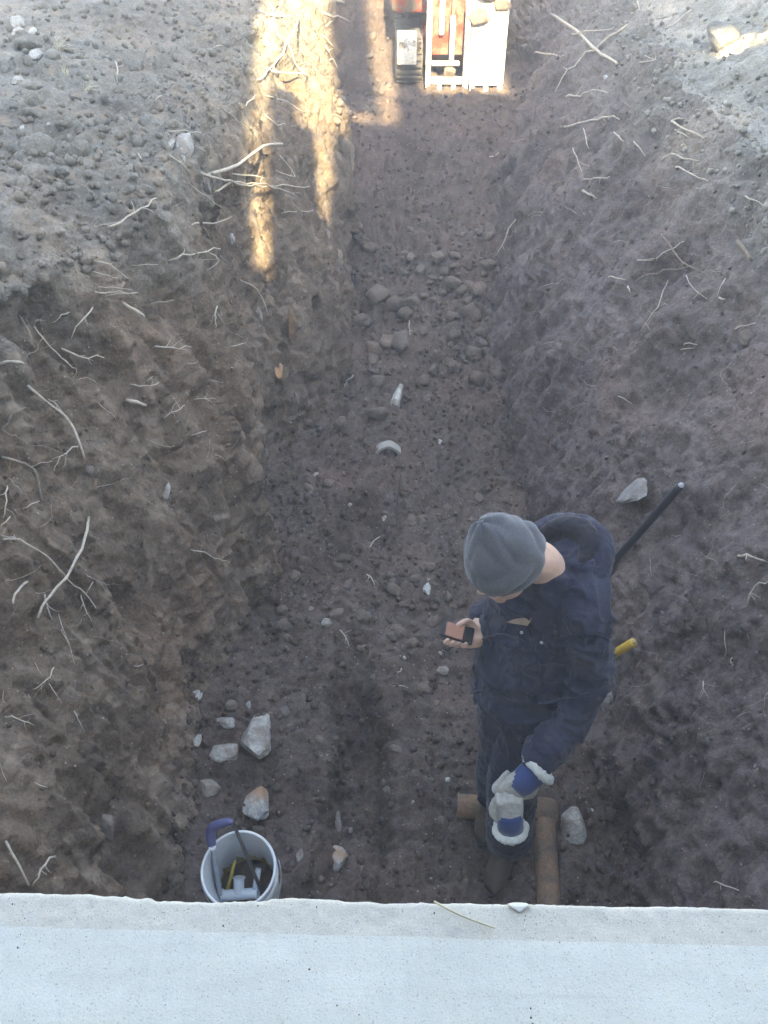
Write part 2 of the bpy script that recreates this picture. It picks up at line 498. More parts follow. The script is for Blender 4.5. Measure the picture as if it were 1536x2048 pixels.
def rock_mat(name, a, b, stain=None, ss=0.6):
    t = NT(name)
    oi = t.n('ShaderNodeObjectInfo'); va = t.n('ShaderNodeVectorMath', operation='ADD')
    t.l(t.co, va.inputs[0]); t.l(t.math('MULTIPLY', oi.outputs['Random'], 37.0), va.inputs[1]); t.co = va.outputs[0]
    c = t.mix(t.ramp(t.noise(22, 5, 0.7), [(0.35, (0,) * 3), (0.65, (1,) * 3)]), a, b)
    c = t.mix(0.7, c, t.ramp(t.noise(110, 3, 0.7), [(0.3, (0.45,) * 3), (0.7, (1.45,) * 3)]), 'MULTIPLY')
    c = t.mix(t.ramp(t.noise(9, 3, 0.6), [(0.46, (0,) * 3), (0.60, (ss,) * 3)]), c, stain or (0.14, 0.11, 0.09))
    t.bump(t.noise(90, 4, 0.7), 0.7, 0.006)
    return t.fin(c, 0.9, 0.2)
M['rock_pale'] = rock_mat('pale_rock', (0.3, 0.285, 0.265), (0.44, 0.43, 0.4), (0.19, 0.155, 0.13), 0.8)
M['rock_stain'] = rock_mat('stained_rock', (0.26, 0.255, 0.25), (0.42, 0.41, 0.39), (0.34, 0.2, 0.1), 0.85)
M['rock_white'] = rock_mat('white_rock', (0.4, 0.4, 0.38), (0.56, 0.56, 0.53), (0.2, 0.17, 0.14), 0.7)
M['rock_wall'] = rock_mat('wall_stone', (0.24, 0.23, 0.222), (0.3, 0.29, 0.28), (0.17, 0.145, 0.13), 0.7)
M['rock_brown'] = rock_mat('brown_rock', (0.13, 0.107, 0.094), (0.19, 0.16, 0.14), (0.11, 0.088, 0.075))
M['clay_sunfleck'] = rock_mat('orange_clay_sunfleck', (0.33, 0.19, 0.09), (0.4, 0.25, 0.13), (0.17, 0.125, 0.095), 0.8)  # orange clay, also used as the colour of two sun flecks
M['clod'] = soil_mat('soil_clod', (0.086, 0.0679, 0.0576), (0.1634, 0.135, 0.1161), (0.2236, 0.1892, 0.1634), 0.0, 0.5)
M['clod_top'] = soil_mat('soil_clod_dry', (0.126, 0.1176, 0.1042), (0.21, 0.2016, 0.1789), (0.2856, 0.2772, 0.2486), 0.0, 0.5)

# ------------------------------------------------------------------ house (behind the lens) and its window ledge
SILL_Z = 2.50
M['render'] = flat('grey_render', (0.55, 0.53, 0.5), 0.9, 0.2, 0, 0.2, 8, 0.3)
M['roof'] = flat('roof_felt', (0.12, 0.12, 0.12), 0.9, 0.2)
house = empty('house', (0, -1.2, GZ))
tag(house, 'grey rendered house behind the window ledge, its unseen upper walls shaped to shade the trench', 'house')
def hbox(name, x0, x1, y0, y1, z0, z1, mat, parent=None, off=Vector((0, -1.2, GZ))):
    bm = bmesh.new(); add_box(bm, Vector(((x0 + x1) / 2, (y0 + y1) / 2, (z0 + z1) / 2)) - off, (x1 - x0, y1 - y0, z1 - z0))
    return bm_obj(name, bm, mat, parent or house, smooth=False)
hbox('foundation_wall', -9, 9, -0.05, 0.26, -0.3, 2.43, M['render'])
hbox('wall', -9, -1.25, -0.05, 0.26, 2.43, 4.30, M['render'])
hbox('wall', 1.25, 9, -0.05, 0.26, 2.43, 4.30, M['render'])
hbox('wall', -1.25, 1.25, -0.05, 0.26, 4.10, 4.30, M['render'])
hbox('roof', -9.2, 9.2, -2.6, 0.27, 4.302, 4.37, M['roof'])
hbox('inner_wall', -9, 9, -2.55, -2.5, 2.2, 4.30, M['render'])
wf = hbox('window', -1.25, 1.25, -0.16, -0.11, 2.44, 2.50, M['render'])
for x in (-1.22, 0.0, 1.22): hbox('frame', x - .03, x + .03, -0.16, -0.11, 2.502, 4.098, M['render'])
YB = -2.6
def upper(u0, u1, h0, h1, name='shade_wall'):  # unseen upper walls, shaped to cut the sun into patches
    x = -SUN_K * YB; dz = -SUN_M * YB
    return hbox(name, u0 + x, u1 + x, YB - 0.4, YB, h0 + dz, h1 + dz, M['render'])
BASE = 4.36 - SUN_M * 2.6
SHADE_PROFILE = [(-9, -.405, 13), (-.405, -.30, 5.02), (-.30, -.247, 7.1), (-.247, -.193, 4.42), (-.193, -.13, 7.1), (-.13, .0, 6.75), (.0, .07, 5.85), (.07, .13, 6.3),  # made-up roofline: where the unseen walls block sunlight
           (.13, .27, 7.0), (.27, .76, 7.45), (.76, .80, 8.1), (.80, 1.0, 9.6), (1.0, 1.86, 8.05), (1.86, 2.50, 13),
           (2.50, 2.70, 6.62), (2.70, 10, 13)]
for i, (u0, u1, h) in enumerate(SHADE_PROFILE): upper(u0 + 0.0005, u1 - 0.0005, BASE, h)
upper(2.4995, 2.7005, 7.3, 13); upper(-.2475, -.1925, 4.88, 7.1)  # wall pieces added above gaps that pass small spots of sun
tk = upper(.215, .585, 7.88, 10.4, 'shade_block')  # unseen block added to shade the far end wall
for u in (.30, .56): upper(u - .008, u + .008, 7.45, 7.9, 'shade_block_leg')  # thin supports under the added shade block
hbox('rear_wall', -9, 9, -8, -7.8, 2.0, 6.4, M['render'])

def build_sill():
    pl, pr_ = at_z(0, 1782, SILL_Z), at_z(1536, 1815, SILL_Z)
    sl_ = (pr_.y - pl.y) / (pr_.x - pl.x)
    nx = 900; xs = np.linspace(-1.24, 1.24, nx)
    ye = pl.y + sl_ * (xs - pl.x)
    Q = np.stack([xs, 0 * xs, 0 * xs], -1)
    chip = 0.0014 * vnoise(Q * 9, 3) + 0.0010 * vnoise(Q * 60, 4) + 0.0006 * vnoise(Q * 260, 5)
    big = vnoise(Q * 6.0, 8); chip -= 0.0035 * sstep(0.3, 0.42, big)
    ye = ye + chip
    # band boundary, measured in the photograph
    bl, br = at_z(0, 1853, SILL_Z), at_z(1536, 1893, SILL_Z)
    yb = bl.y + (br.y - bl.y) / (br.x - bl.x) * (xs - bl.x) + 0.0006 * vnoise(Q * 30, 6)
    def strip(rows, name, mat):
        P_ = np.stack([np.stack([xs, r[0], r[1]], -1) for r in rows], 1)
        P_[:, :, 2] += 0.0005 * vnoise(P_.reshape(-1, 3) * 120, 7).reshape(P_.shape[:2])
        k = P_.shape[1]; idx = np.arange(nx * k).reshape(nx, k)
        q = np.stack([idx[:-1, :-1], idx[1:, :-1], idx[1:, 1:], idx[:-1, 1:]], -1).reshape(-1, 4)
        return bpy.data.objects.new(name, mesh_np(name, P_.reshape(-1, 3), q, mat))
    one = np.ones(nx)
    inner = -0.105 * one
    rows = [(inner + (yb - inner) * t, SILL_Z + 0.0002 * one) for t in np.linspace(0, 1, 30)]
    o = strip(rows, 'window_ledge', M['sill'])
    tag(link(o), 'pale speckled concrete window ledge with chipped outer edge at the bottom', 'ledge')
    e0 = ye - 0.004
    rows = [(yb - 0.004 + (e0 - yb + 0.004) * t, (SILL_Z - 0.0009 - 0.0005 * t) * one) for t in np.linspace(0, 1, 14)]
    rows += [(ye - 0.0015, SILL_Z - 0.0023 - 0.3 * np.abs(chip)), (ye, SILL_Z - 0.005 - 0.5 * np.abs(chip)), (ye - 0.001, SILL_Z - 0.02 * one),
             (ye - 0.002, SILL_Z - 0.06 * one), (ye - 0.02, SILL_Z - 0.062 * one), (0.25 * one, SILL_Z - 0.062 * one)]
    f = strip(rows, 'front_strip', M['sill_edge']); link(f, o); f['label'] = 'worn beige front strip of the ledge'
    return pl
build_sill()

# ------------------------------------------------------------------ stones
ICO = {}
def ico(sub):
    if sub not in ICO:
        bm = bmesh.new(); bmesh.ops.create_icosphere(bm, subdivisions=sub, radius=1.0)
        V_ = np.array([v.co[:] for v in bm.verts]); F_ = np.array([[v.index for v in f.verts] for f in bm.faces]); bm.free()
        ICO[sub] = (V_, F_)
    return ICO[sub]
def rock_verts(sub, seed, angular=0.6, rough=0.18):
    V_, F_ = ico(sub)
    rg = np.random.default_rng(seed)
    V2 = V_ * (1 + rough * fbm(V_ + seed * 3.1, 1.6, 3, 0.55, seed))[:, None]
    for _ in range(int(4 + 9 * angular)):                 # flat broken faces
        n = rg.normal(size=3); n /= np.linalg.norm(n)
        dd = rg.uniform(0.5, 0.85)
        s_ = V2 @ n - dd
        V2 = V2 - np.outer(np.clip(s_, 0, None) * 0.9, n)
    V2 = V2 + 0.03 * (vnoise(V_ * 7 + seed, seed + 5))[:, None] * V_
    return V2, F_
def rock(px, py, w, h, mat, label, seed, cat='rock', name='rock', flatk=0.55, angular=0.7, group=None, smooth=False, sink=0.3, sub=3, rot=None):
    p, n = hit(px, py)
    depth = (p - Vector((0, 0, CAM_H))).dot(pix_dir(768, 1024))
    W_, H_ = w / F_PX * depth / 2, h / F_PX * depth / 2
    V2, F_ = rock_verts(sub, seed, angular)
    V2 = V2 / np.abs(V2).max(0)
    # lie against the surface: u across the view, v up the view, n outwards
    u = (Vector((1, 0, 0)) - n * n.x); u.normalize(); v = n.cross(u)
    dn = pix_dir(px, py).normalized()
    fore = max(0.45, abs(n.dot(dn)))
    if rot: 
        a = R(rot); u, v = u * math.cos(a) + v * math.sin(a), v * math.cos(a) - u * math.sin(a)
    sx, sy, sn = W_, H_ / fore, (W_ + H_) / 2 * flatk
    m3 = np.array([[*u], [*v], [*n]])
    Q = (V2 * np.array([sx, sy, sn])) @ m3
    o = bpy.data.objects.new(name, mesh_np(name, Q, F_, M[mat], smooth))
    if not smooth: o.data.polygons.foreach_set('use_smooth', np.zeros(len(F_), dtype=bool))
    o.location = p + n * sn * (1 - 2 * sink)
    tag(link(o), label, cat, group)
    return o
ROCKS = [
 (515, 1474, 66, 78, 'rock_pale', 'large pale broken stone, biggest in the pile above the bucket', 'rock'),
 (446, 1508, 68, 50, 'rock_pale', 'slanted flat pale stone lying just below the big broken stone', 'rock'),
 (518, 1610, 60, 66, 'rock_stain', 'square grey stone with orange stain standing above the bucket', 'rock'),
 (415, 1577, 48, 36, 'rock_pale', 'pale lumpy stone at wall foot beside the square stained stone', 'rock'),
 (462, 1410, 28, 24, 'rock_brown', 'small tan stone on top of the rubble pile', 'rock'),
 (450, 1446, 44, 24, 'rock_pale', 'crumbled grey stone patch between tan stone and slanted stone', 'rock'),
 (396, 1482, 20, 22, 'rock_pale', 'small grey stone at wall foot next to slanted stone', 'rock'),
 (391, 1392, 20, 34, 'rock_pale', 'narrow grey crumble of mortar at the foot of left wall', 'rock'),
 (497, 1411, 12, 18, 'rock_white', 'small upright white pebble beside the tan stone', 'pebble'),
 (570, 1424, 30, 26, 'rock_brown', 'brown stone on the rubble right of the pale stones', 'rock'),
 (677, 1722, 42, 46, 'rock_stain', 'bluish grey stone with rusty face right of the bucket', 'rock'),
 (600, 1713, 16, 24, 'rock_pale', 'thin grey stone sliver between bucket and bluish stone', 'rock'),
 (516, 1660, 28, 14, 'rock_brown', 'small flat stone touching the rim side of the bucket', 'rock'),
 (1149, 1655, 60, 76, 'rock_pale', 'pale triangular slab beside the orange clay pipe', 'rock'),
 (366, 297, 40, 52, 'rock_pale', 'pale grey boulder stuck in the rim of left trench wall', 'rock'),
 (338, 291, 15, 26, 'rock_white', 'narrow white stone right beside the pale rim boulder', 'rock'),
 (413, 372, 18, 24, 'rock_pale', 'small pale stone in left wall under the tangled roots', 'rock'),
 (38, 48, 34, 20, 'rock_pale', 'pale angular stone near the upper left corner', 'rock'),
 (66, 64, 18, 13, 'rock_white', 'bright white pebble beside the pale angular corner stone', 'pebble'),
 (38, 66, 30, 16, 'rock_pale', 'grey stone directly under the pale angular corner stone', 'rock'),
 (72, 113, 28, 18, 'rock_pale', 'blocky grey stone on left ground below the white pebble', 'rock'),
 (35, 163, 26, 14, 'rock_pale', 'grey stone by a dark hollow on the left ground', 'rock'),
 (44, 258, 10, 10, 'rock_white', 'tiny white pebble on left ground', 'pebble'),
 (97, 250, 8, 8, 'rock_white', 'tiny white pebble on left ground', 'pebble'),
 (168, 288, 12, 11, 'rock_stain', 'small pinkish stone on left ground', 'pebble'),
 (803, 690, 44, 42, 'rock_brown', 'round brown boulder in the middle of the trench floor', 'rock'),
 (752, 598, 56, 36, 'rock_brown', 'wide reddish brown boulder at far left of the floor rubble', 'rock'),
 (822, 606, 44, 30, 'rock_brown', 'brown lump beside the wide reddish boulder', 'rock'),
 (848, 664, 18, 20, 'rock_brown', 'small rounded stone touching the round boulder', 'rock'),
 (922, 582, 28, 20, 'rock_brown', 'purplish stone at far right of the floor rubble', 'rock'),
 (684, 846, 24, 26, 'rock_brown', 'upright brown lump at left edge of the floor', 'rock'),
 (704, 832, 18, 16, 'rock_brown', 'brown lump behind the upright lump at floor edge', 'rock'),
 (760, 828, 52, 26, 'rock_brown', 'dark brown slab just left of the white streak', 'rock'),
 (632, 951, 14, 12, 'rock_white', 'small white chip at left floor edge', 'chip'),
 (700, 1011, 13, 10, 'rock_white', 'small white chip left of the old pipe groove', 'chip'),
 (768, 1037, 15, 18, 'rock_pale', 'pale stone at the near end of the old pipe groove', 'rock'),
 (881, 885, 11, 9, 'rock_white', 'white chip lying right of the broken pipe ring', 'chip'),
 (852, 1180, 18, 28, 'rock_white', 'bluish white shard left of the knitted cap', 'shard'),
 (856, 1160, 8, 8, 'rock_white', 'tiny white chip just above the bluish shard', 'chip'),
 (652, 1248, 26, 20, 'rock_pale', 'pale rounded stone among the clods left of the phone', 'rock'),
 (700, 1172, 26, 16, 'rock_brown', 'brown stone above the pale rounded stone', 'rock'),
 (785, 1166, 20, 18, 'rock_brown', 'small cracked brown stone in mid floor', 'rock'),
 (887, 1341, 28, 20, 'rock_pale', 'pale stone on the floor just left of the jacket', 'rock'),
 (808, 1316, 11, 8, 'rock_white', 'white pebble on floor left of the pale stone', 'pebble'),
 (880, 1306, 9, 10, 'rock_white', 'white pebble on floor below the phone', 'pebble'),
 (895, 1561, 12, 10, 'rock_white', 'white pebble on floor left of the gloves', 'pebble'),
 (1184, 1621, 10, 8, 'rock_white', 'white pebble above the triangular slab', 'pebble'),
 (826, 1604, 8, 8, 'rock_white', 'tiny white pebble near the pipe slot', 'pebble'),
 (333, 980, 14, 32, 'rock_pale', 'smooth pale stone standing out of the left wall face', 'rock'),
 (373, 787, 10, 12, 'rock_pale', 'small pale stone in left wall face', 'pebble'),
 (518, 630, 14, 30, 'rock_pale', 'tall pale stone in the recessed part of left wall', 'rock'),
 (464, 478, 14, 22, 'rock_white', 'white stone chip below the tangled roots of left wall', 'chip'),
 (582, 652, 18, 62, 'clay_sunfleck', 'long sun fleck modelled as an orange clay streak in the far left wall', 'clay'),  # sun fleck put into an orange lump; no sun reaches here
 (557, 742, 22, 36, 'clay_sunfleck', 'short sun fleck below the long one, built as an orange lump', 'clay'),  # second fleck of sun, likewise modelled in orange
 (191, 969, 8, 18, 'clay_sunfleck', 'small orange clay chip on near left wall', 'clay'),
 (1212, 155, 11, 7, 'rock_white', 'white pebble under the crossed roots of right wall', 'pebble'),
 (1264, 988, 62, 88, 'rock_wall', 'pale wedge shaped stone embedded in the right wall above the black bar', 'rock'),
 (1218, 1400, 40, 30, 'rock_pale', 'pale stone in right wall below the yellow handle', 'rock'),
 (1494, 678, 34, 30, 'rock_brown', 'smooth stone in right wall at picture edge', 'rock'),
 (958, 1000, 26, 16, 'rock_brown', 'brown stone at right floor edge above the knitted cap', 'rock'),
 (1450, 205, 8, 8, 'rock_white', 'white pebble on the right bank', 'pebble'),
 (675, 1645, 14, 26, 'rock_pale', 'white crumbly lump in the pipe slot', 'rock'),
 (700, 1660, 12, 12, 'rock_pale', 'grey crumb beside the white lump in the pipe slot', 'rock'),
 (213, 1655, 30, 58, 'rock_brown', 'tall tan stone embedded low in the near left wall', 'rock'),
 (1448, 85, 66, 50, 'clod_top', 'sunlit lump of dry earth on top of right bank', 'earth lump'),
]
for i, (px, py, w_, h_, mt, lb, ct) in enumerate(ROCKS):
    nm = {'rock': 'rock', 'pebble': 'pebble', 'chip': 'stone_chip', 'shard': 'shard', 'clay': 'orange_lump', 'earth lump': 'earth_lump'}[ct]  # the clay entry also holds the two painted sun flecks
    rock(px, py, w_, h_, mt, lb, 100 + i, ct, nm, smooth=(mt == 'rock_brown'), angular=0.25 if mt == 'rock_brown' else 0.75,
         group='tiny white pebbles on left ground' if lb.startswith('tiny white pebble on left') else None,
         flatk=0.22 if mt == 'clay_sunfleck' else (0.35 if mt == 'rock_wall' else 0.8), sink=0.25 if mt == 'clay_sunfleck' else 0.42 if 'wall' in lb else (0.38 if mt == 'rock_pale' else 0.3))
# white lime streak and broken pipe ring in the old pipe groove
rock(790, 800, 24, 56, 'rock_white', 'crumbly white lime streak in the middle of trench floor', 301, 'lime', 'lime_streak', flatk=0.5, angular=0.2, rot=-16, sink=0.12)

# ------------------------------------------------------------------ loose earth
TOPV = []
def scatter(name, n, region, rmin, rmax, mat, seed, sub=1, power=2.5, weight=None, label=None):
    rg = np.random.default_rng(seed)
    c0, c1_, y0, y1 = region
    iy0, iy1 = np.searchsorted(Y, y0), np.searchsorted(Y, y1) - 1
    iy = rg.integers(iy0, iy1, n); ic = rg.integers(c0, c1_, n)
    # rows get denser near the lens, so thin them back to an even spread
    C = GRID[iy, ic]; NN = N[iy, ic]
    if weight is not None:
        k = rg.uniform(size=n) < weight(C); C, NN = C[k], NN[k]; n = len(C)
    r = rmin + (rmax - rmin) * rg.uniform(size=n) ** power
    tmpl = [rock_verts(sub, seed * 10 + j, 0.35, 0.3) for j in range(6)]
    Vs, Fs, off = [], [], 0
    for j in range(6):
        sel = np.where(np.arange(n) % 6 == j)[0]
        if len(sel) == 0: continue
        V_, F_ = tmpl[j]
        A = rg.normal(size=(len(sel), 3, 3)); Qm, _ = np.linalg.qr(A)
        sc = r[sel][:, None] * rg.uniform(0.65, 1.25, (len(sel), 3))
        L = (V_[None] * sc[:, None, :]) @ Qm
        L = L + (C[sel] + NN[sel] * (r[sel] * 0.35)[:, None])[:, None]
        Vs.append(L.reshape(-1, 3))
        Fs.append((F_[None] + (np.arange(len(sel)) * len(V_))[:, None, None] + off).reshape(-1, 3)); off += len(sel) * len(V_)
    o = bpy.data.objects.new(name, mesh_np(name, np.concatenate(Vs), np.concatenate(Fs), mat, False))
    tag(link(o), label, None, None, 'stuff')
    return o
scatter('soil_crumbs', 9000, (c2 - 14, c3 + 12, 0.8, 9.0), 0.004, 0.026, M['soil_floor'], 11, 1, 4.0, label='loose brown earth crumbs over the trench floor')
scatter('soil_crumbs', 9000, (0, c1 + 4, 2.2, 12.5), 0.005, 0.032, M['soil_wall'], 12, 1, 3.0, label='loose grey earth crumbs over the left ground')
scatter('soil_crumbs', 6000, (c4 - 30, NX, 2.2, 12.5), 0.004, 0.024, M['soil_bank'], 13, 1, 3.0, label='loose grey earth crumbs over the right bank')
scatter('soil_crumbs', 3200, (c1, c2, 0.8, 9.0), 0.003, 0.016, M['soil_wall'], 14, 1, 3.0, label='small earth crumbs clinging to the left trench wall')
scatter('soil_crumbs', 2400, (c3, c4, 0.8, 9.0), 0.003, 0.016, M['soil_slope'], 15, 1, 3.0, label='small earth crumbs clinging to the right trench wall')

CLODM = []
for j in range(7):
    V_, F_ = rock_verts(2, 400 + j, 0.3, 0.32)
    CLODM.append((mesh_np('soil_clod', V_, F_, M['clod']), mesh_np('soil_clod_dry', V_, F_, M['clod_top'])))
def clods(n, xr_px, yr_px, rlo, rhi, label, group, dry, seed, lift=0.08):
    rg = random.Random(seed)
    for k in range(n):
        px, py = rg.uniform(*xr_px), rg.uniform(*yr_px)
        p, nn = hit(px, py)
        r = rlo + (rhi - rlo) * rg.random() ** 2.2
        o = bpy.data.objects.new('soil_clod', CLODM[rg.randrange(7)][1 if dry else 0])
        o.scale = (r * rg.uniform(.8, 1.3), r * rg.uniform(.8, 1.3), r * rg.uniform(.6, .95))
        o.rotation_euler = (rg.uniform(-.5, .5), rg.uniform(-.5, .5), rg.uniform(0, 6.28))
        o.location = p + nn * r * lift
        tag(link(o), label, 'clod', group)
clods(110, (705, 985), (460, 770), .022, .085, 'brown clod in the heaped rubble at far end of trench floor', 'clods heaped at the far end of the floor', False, 1, 0.32)
clods(40, (560, 920), (1150, 1300), .015, .045, 'brown clod in the crumbled row across the mid trench floor', 'clods across the mid floor', False, 2, 0.25)
clods(70, (0, 330), (0, 430), .022, .075, 'dry grey clod lying on the left ground', 'clods on the left ground', True, 3)
clods(70, (600, 960), (780, 1140), .012, .04, 'brown clod on the middle trench floor around the old pipe groove', 'clods around the old pipe groove', False, 5)
clods(30, (420, 900), (1320, 1760), .012, .032, 'small brown clod on the near trench floor around the slot', 'clods on the near floor', False, 4)

# ------------------------------------------------------------------ roots
def root(pts, wpx, label, group=None, thick=False, lift=0.02, name='root', mat='root'):
    rg = random.Random(int(pts[0][0] * 7 + pts[0][1]))
    P3 = []
    dens = []
    for i, (a, b) in enumerate(pts[:-1]):
        c_, d_ = pts[i + 1]
        L = math.hypot(c_ - a, d_ - b); m = max(2, int(L / 14))
        dens += [(a + (c_ - a) * k / m, b + (d_ - b) * k / m) for k in range(m)]
    dens.append(pts[-1])
    sm = smooth_path([Vector((a, b, 0)) for a, b in pts], max(3, len(dens) // max(1, len(pts) - 1)))
    n = len(sm); depths = []; hits = []
    for p in sm:
        h_, nn = hit(p.x, p.y); hits.append((h_, nn)); depths.append((h_ - Vector((0, 0, CAM_H))).length)
    # ride over hollows: smooth the distance so the root stays one clean line in the air
    dp = np.array(depths)
    for _ in range(6):
        dp = np.minimum(dp, np.convolve(np.pad(dp, 2, mode='edge'), np.ones(5) / 5, 'valid'))
    jit = 0.0; ph1, ph2 = rg.uniform(0, 6), rg.uniform(0, 6)
    seglen = sum((sm[i + 1] - sm[i]).length for i in range(n - 1))
    for i, p in enumerate(sm):
        t = i / (n - 1)
        s_ = t * seglen
        wv = (2.0 * math.sin(s_ / 9.0 + ph1) + 1.6 * math.sin(s_ / 4.3 + ph2)) * min(1, wpx / 5) * (0.5 if thick else 1)
        dd = pix_dir(p.x + wv * 0.6 + rg.uniform(-.8, .8), p.y + wv + rg.uniform(-.8, .8)).normalized()
        dist = dp[i] - lift * math.sin(math.pi * min(1, t * 0.8 + 0.05)) - 0.002
        if t < 0.04: dist = depths[0] + 0.012
        P3.append(Vector((0, 0, CAM_H)) + dd * dist)
    depth = sum(depths) / n
    r0 = wpx / F_PX * depth * 0.5 * 0.6
    bm = bmesh.new()
    rad = [r0 * (1.12 - 0.55 * (i / (n - 1)) if not thick else 1.05 - 0.15 * (i / (n - 1))) * rg.uniform(.86, 1.14) for i in range(n)]
    add_tube(bm, P3, rad, 7)
    if not thick and n > 6:
        for b in range(rg.choice((0, 1, 1, 2)) if wpx < 4 else rg.choice((1, 2, 3))):
            k = rg.randrange(2, n - 2); t0 = (P3[k + 1] - P3[k - 1]).normalized(); nn = hits[k][1]
            dr = (t0 * rg.uniform(.3, 1) + nn.cross(t0) * rg.choice((-1, 1)) * rg.uniform(.4, 1) + nn * rg.uniform(-.1, .25)).normalized()
            L_ = rg.uniform(.02, .07); q_ = P3[k].copy(); bp = [q_.copy()]
            for _ in range(4):
                dr = (dr + Vector((rg.gauss(0, .22), rg.gauss(0, .22), rg.gauss(0, .22))) - nn * .05).normalized(); q_ = q_ + dr * L_ / 4; bp.append(q_.copy())
            add_tube(bm, bp, [rad[k] * .5, rad[k] * .42, rad[k] * .36, rad[k] * .3, rad[k] * .2], 5)
    o = bm_obj(name, bm, M[mat])
    tag(o, label, 'root', group)
    return o
GL, GLl = 'thin pale rootlet poking out of the left trench wall', 'thin rootlets of the left wall'
GU, GUl = 'thin pale rootlet in the sunlit top of the left wall', 'thin rootlets by the sunlit streaks'
GR, GRl = 'thin pale rootlet poking out of the right trench wall', 'thin rootlets of the right wall'
GF, GFl = 'thin twig lying on the trench floor', 'twigs on the floor'
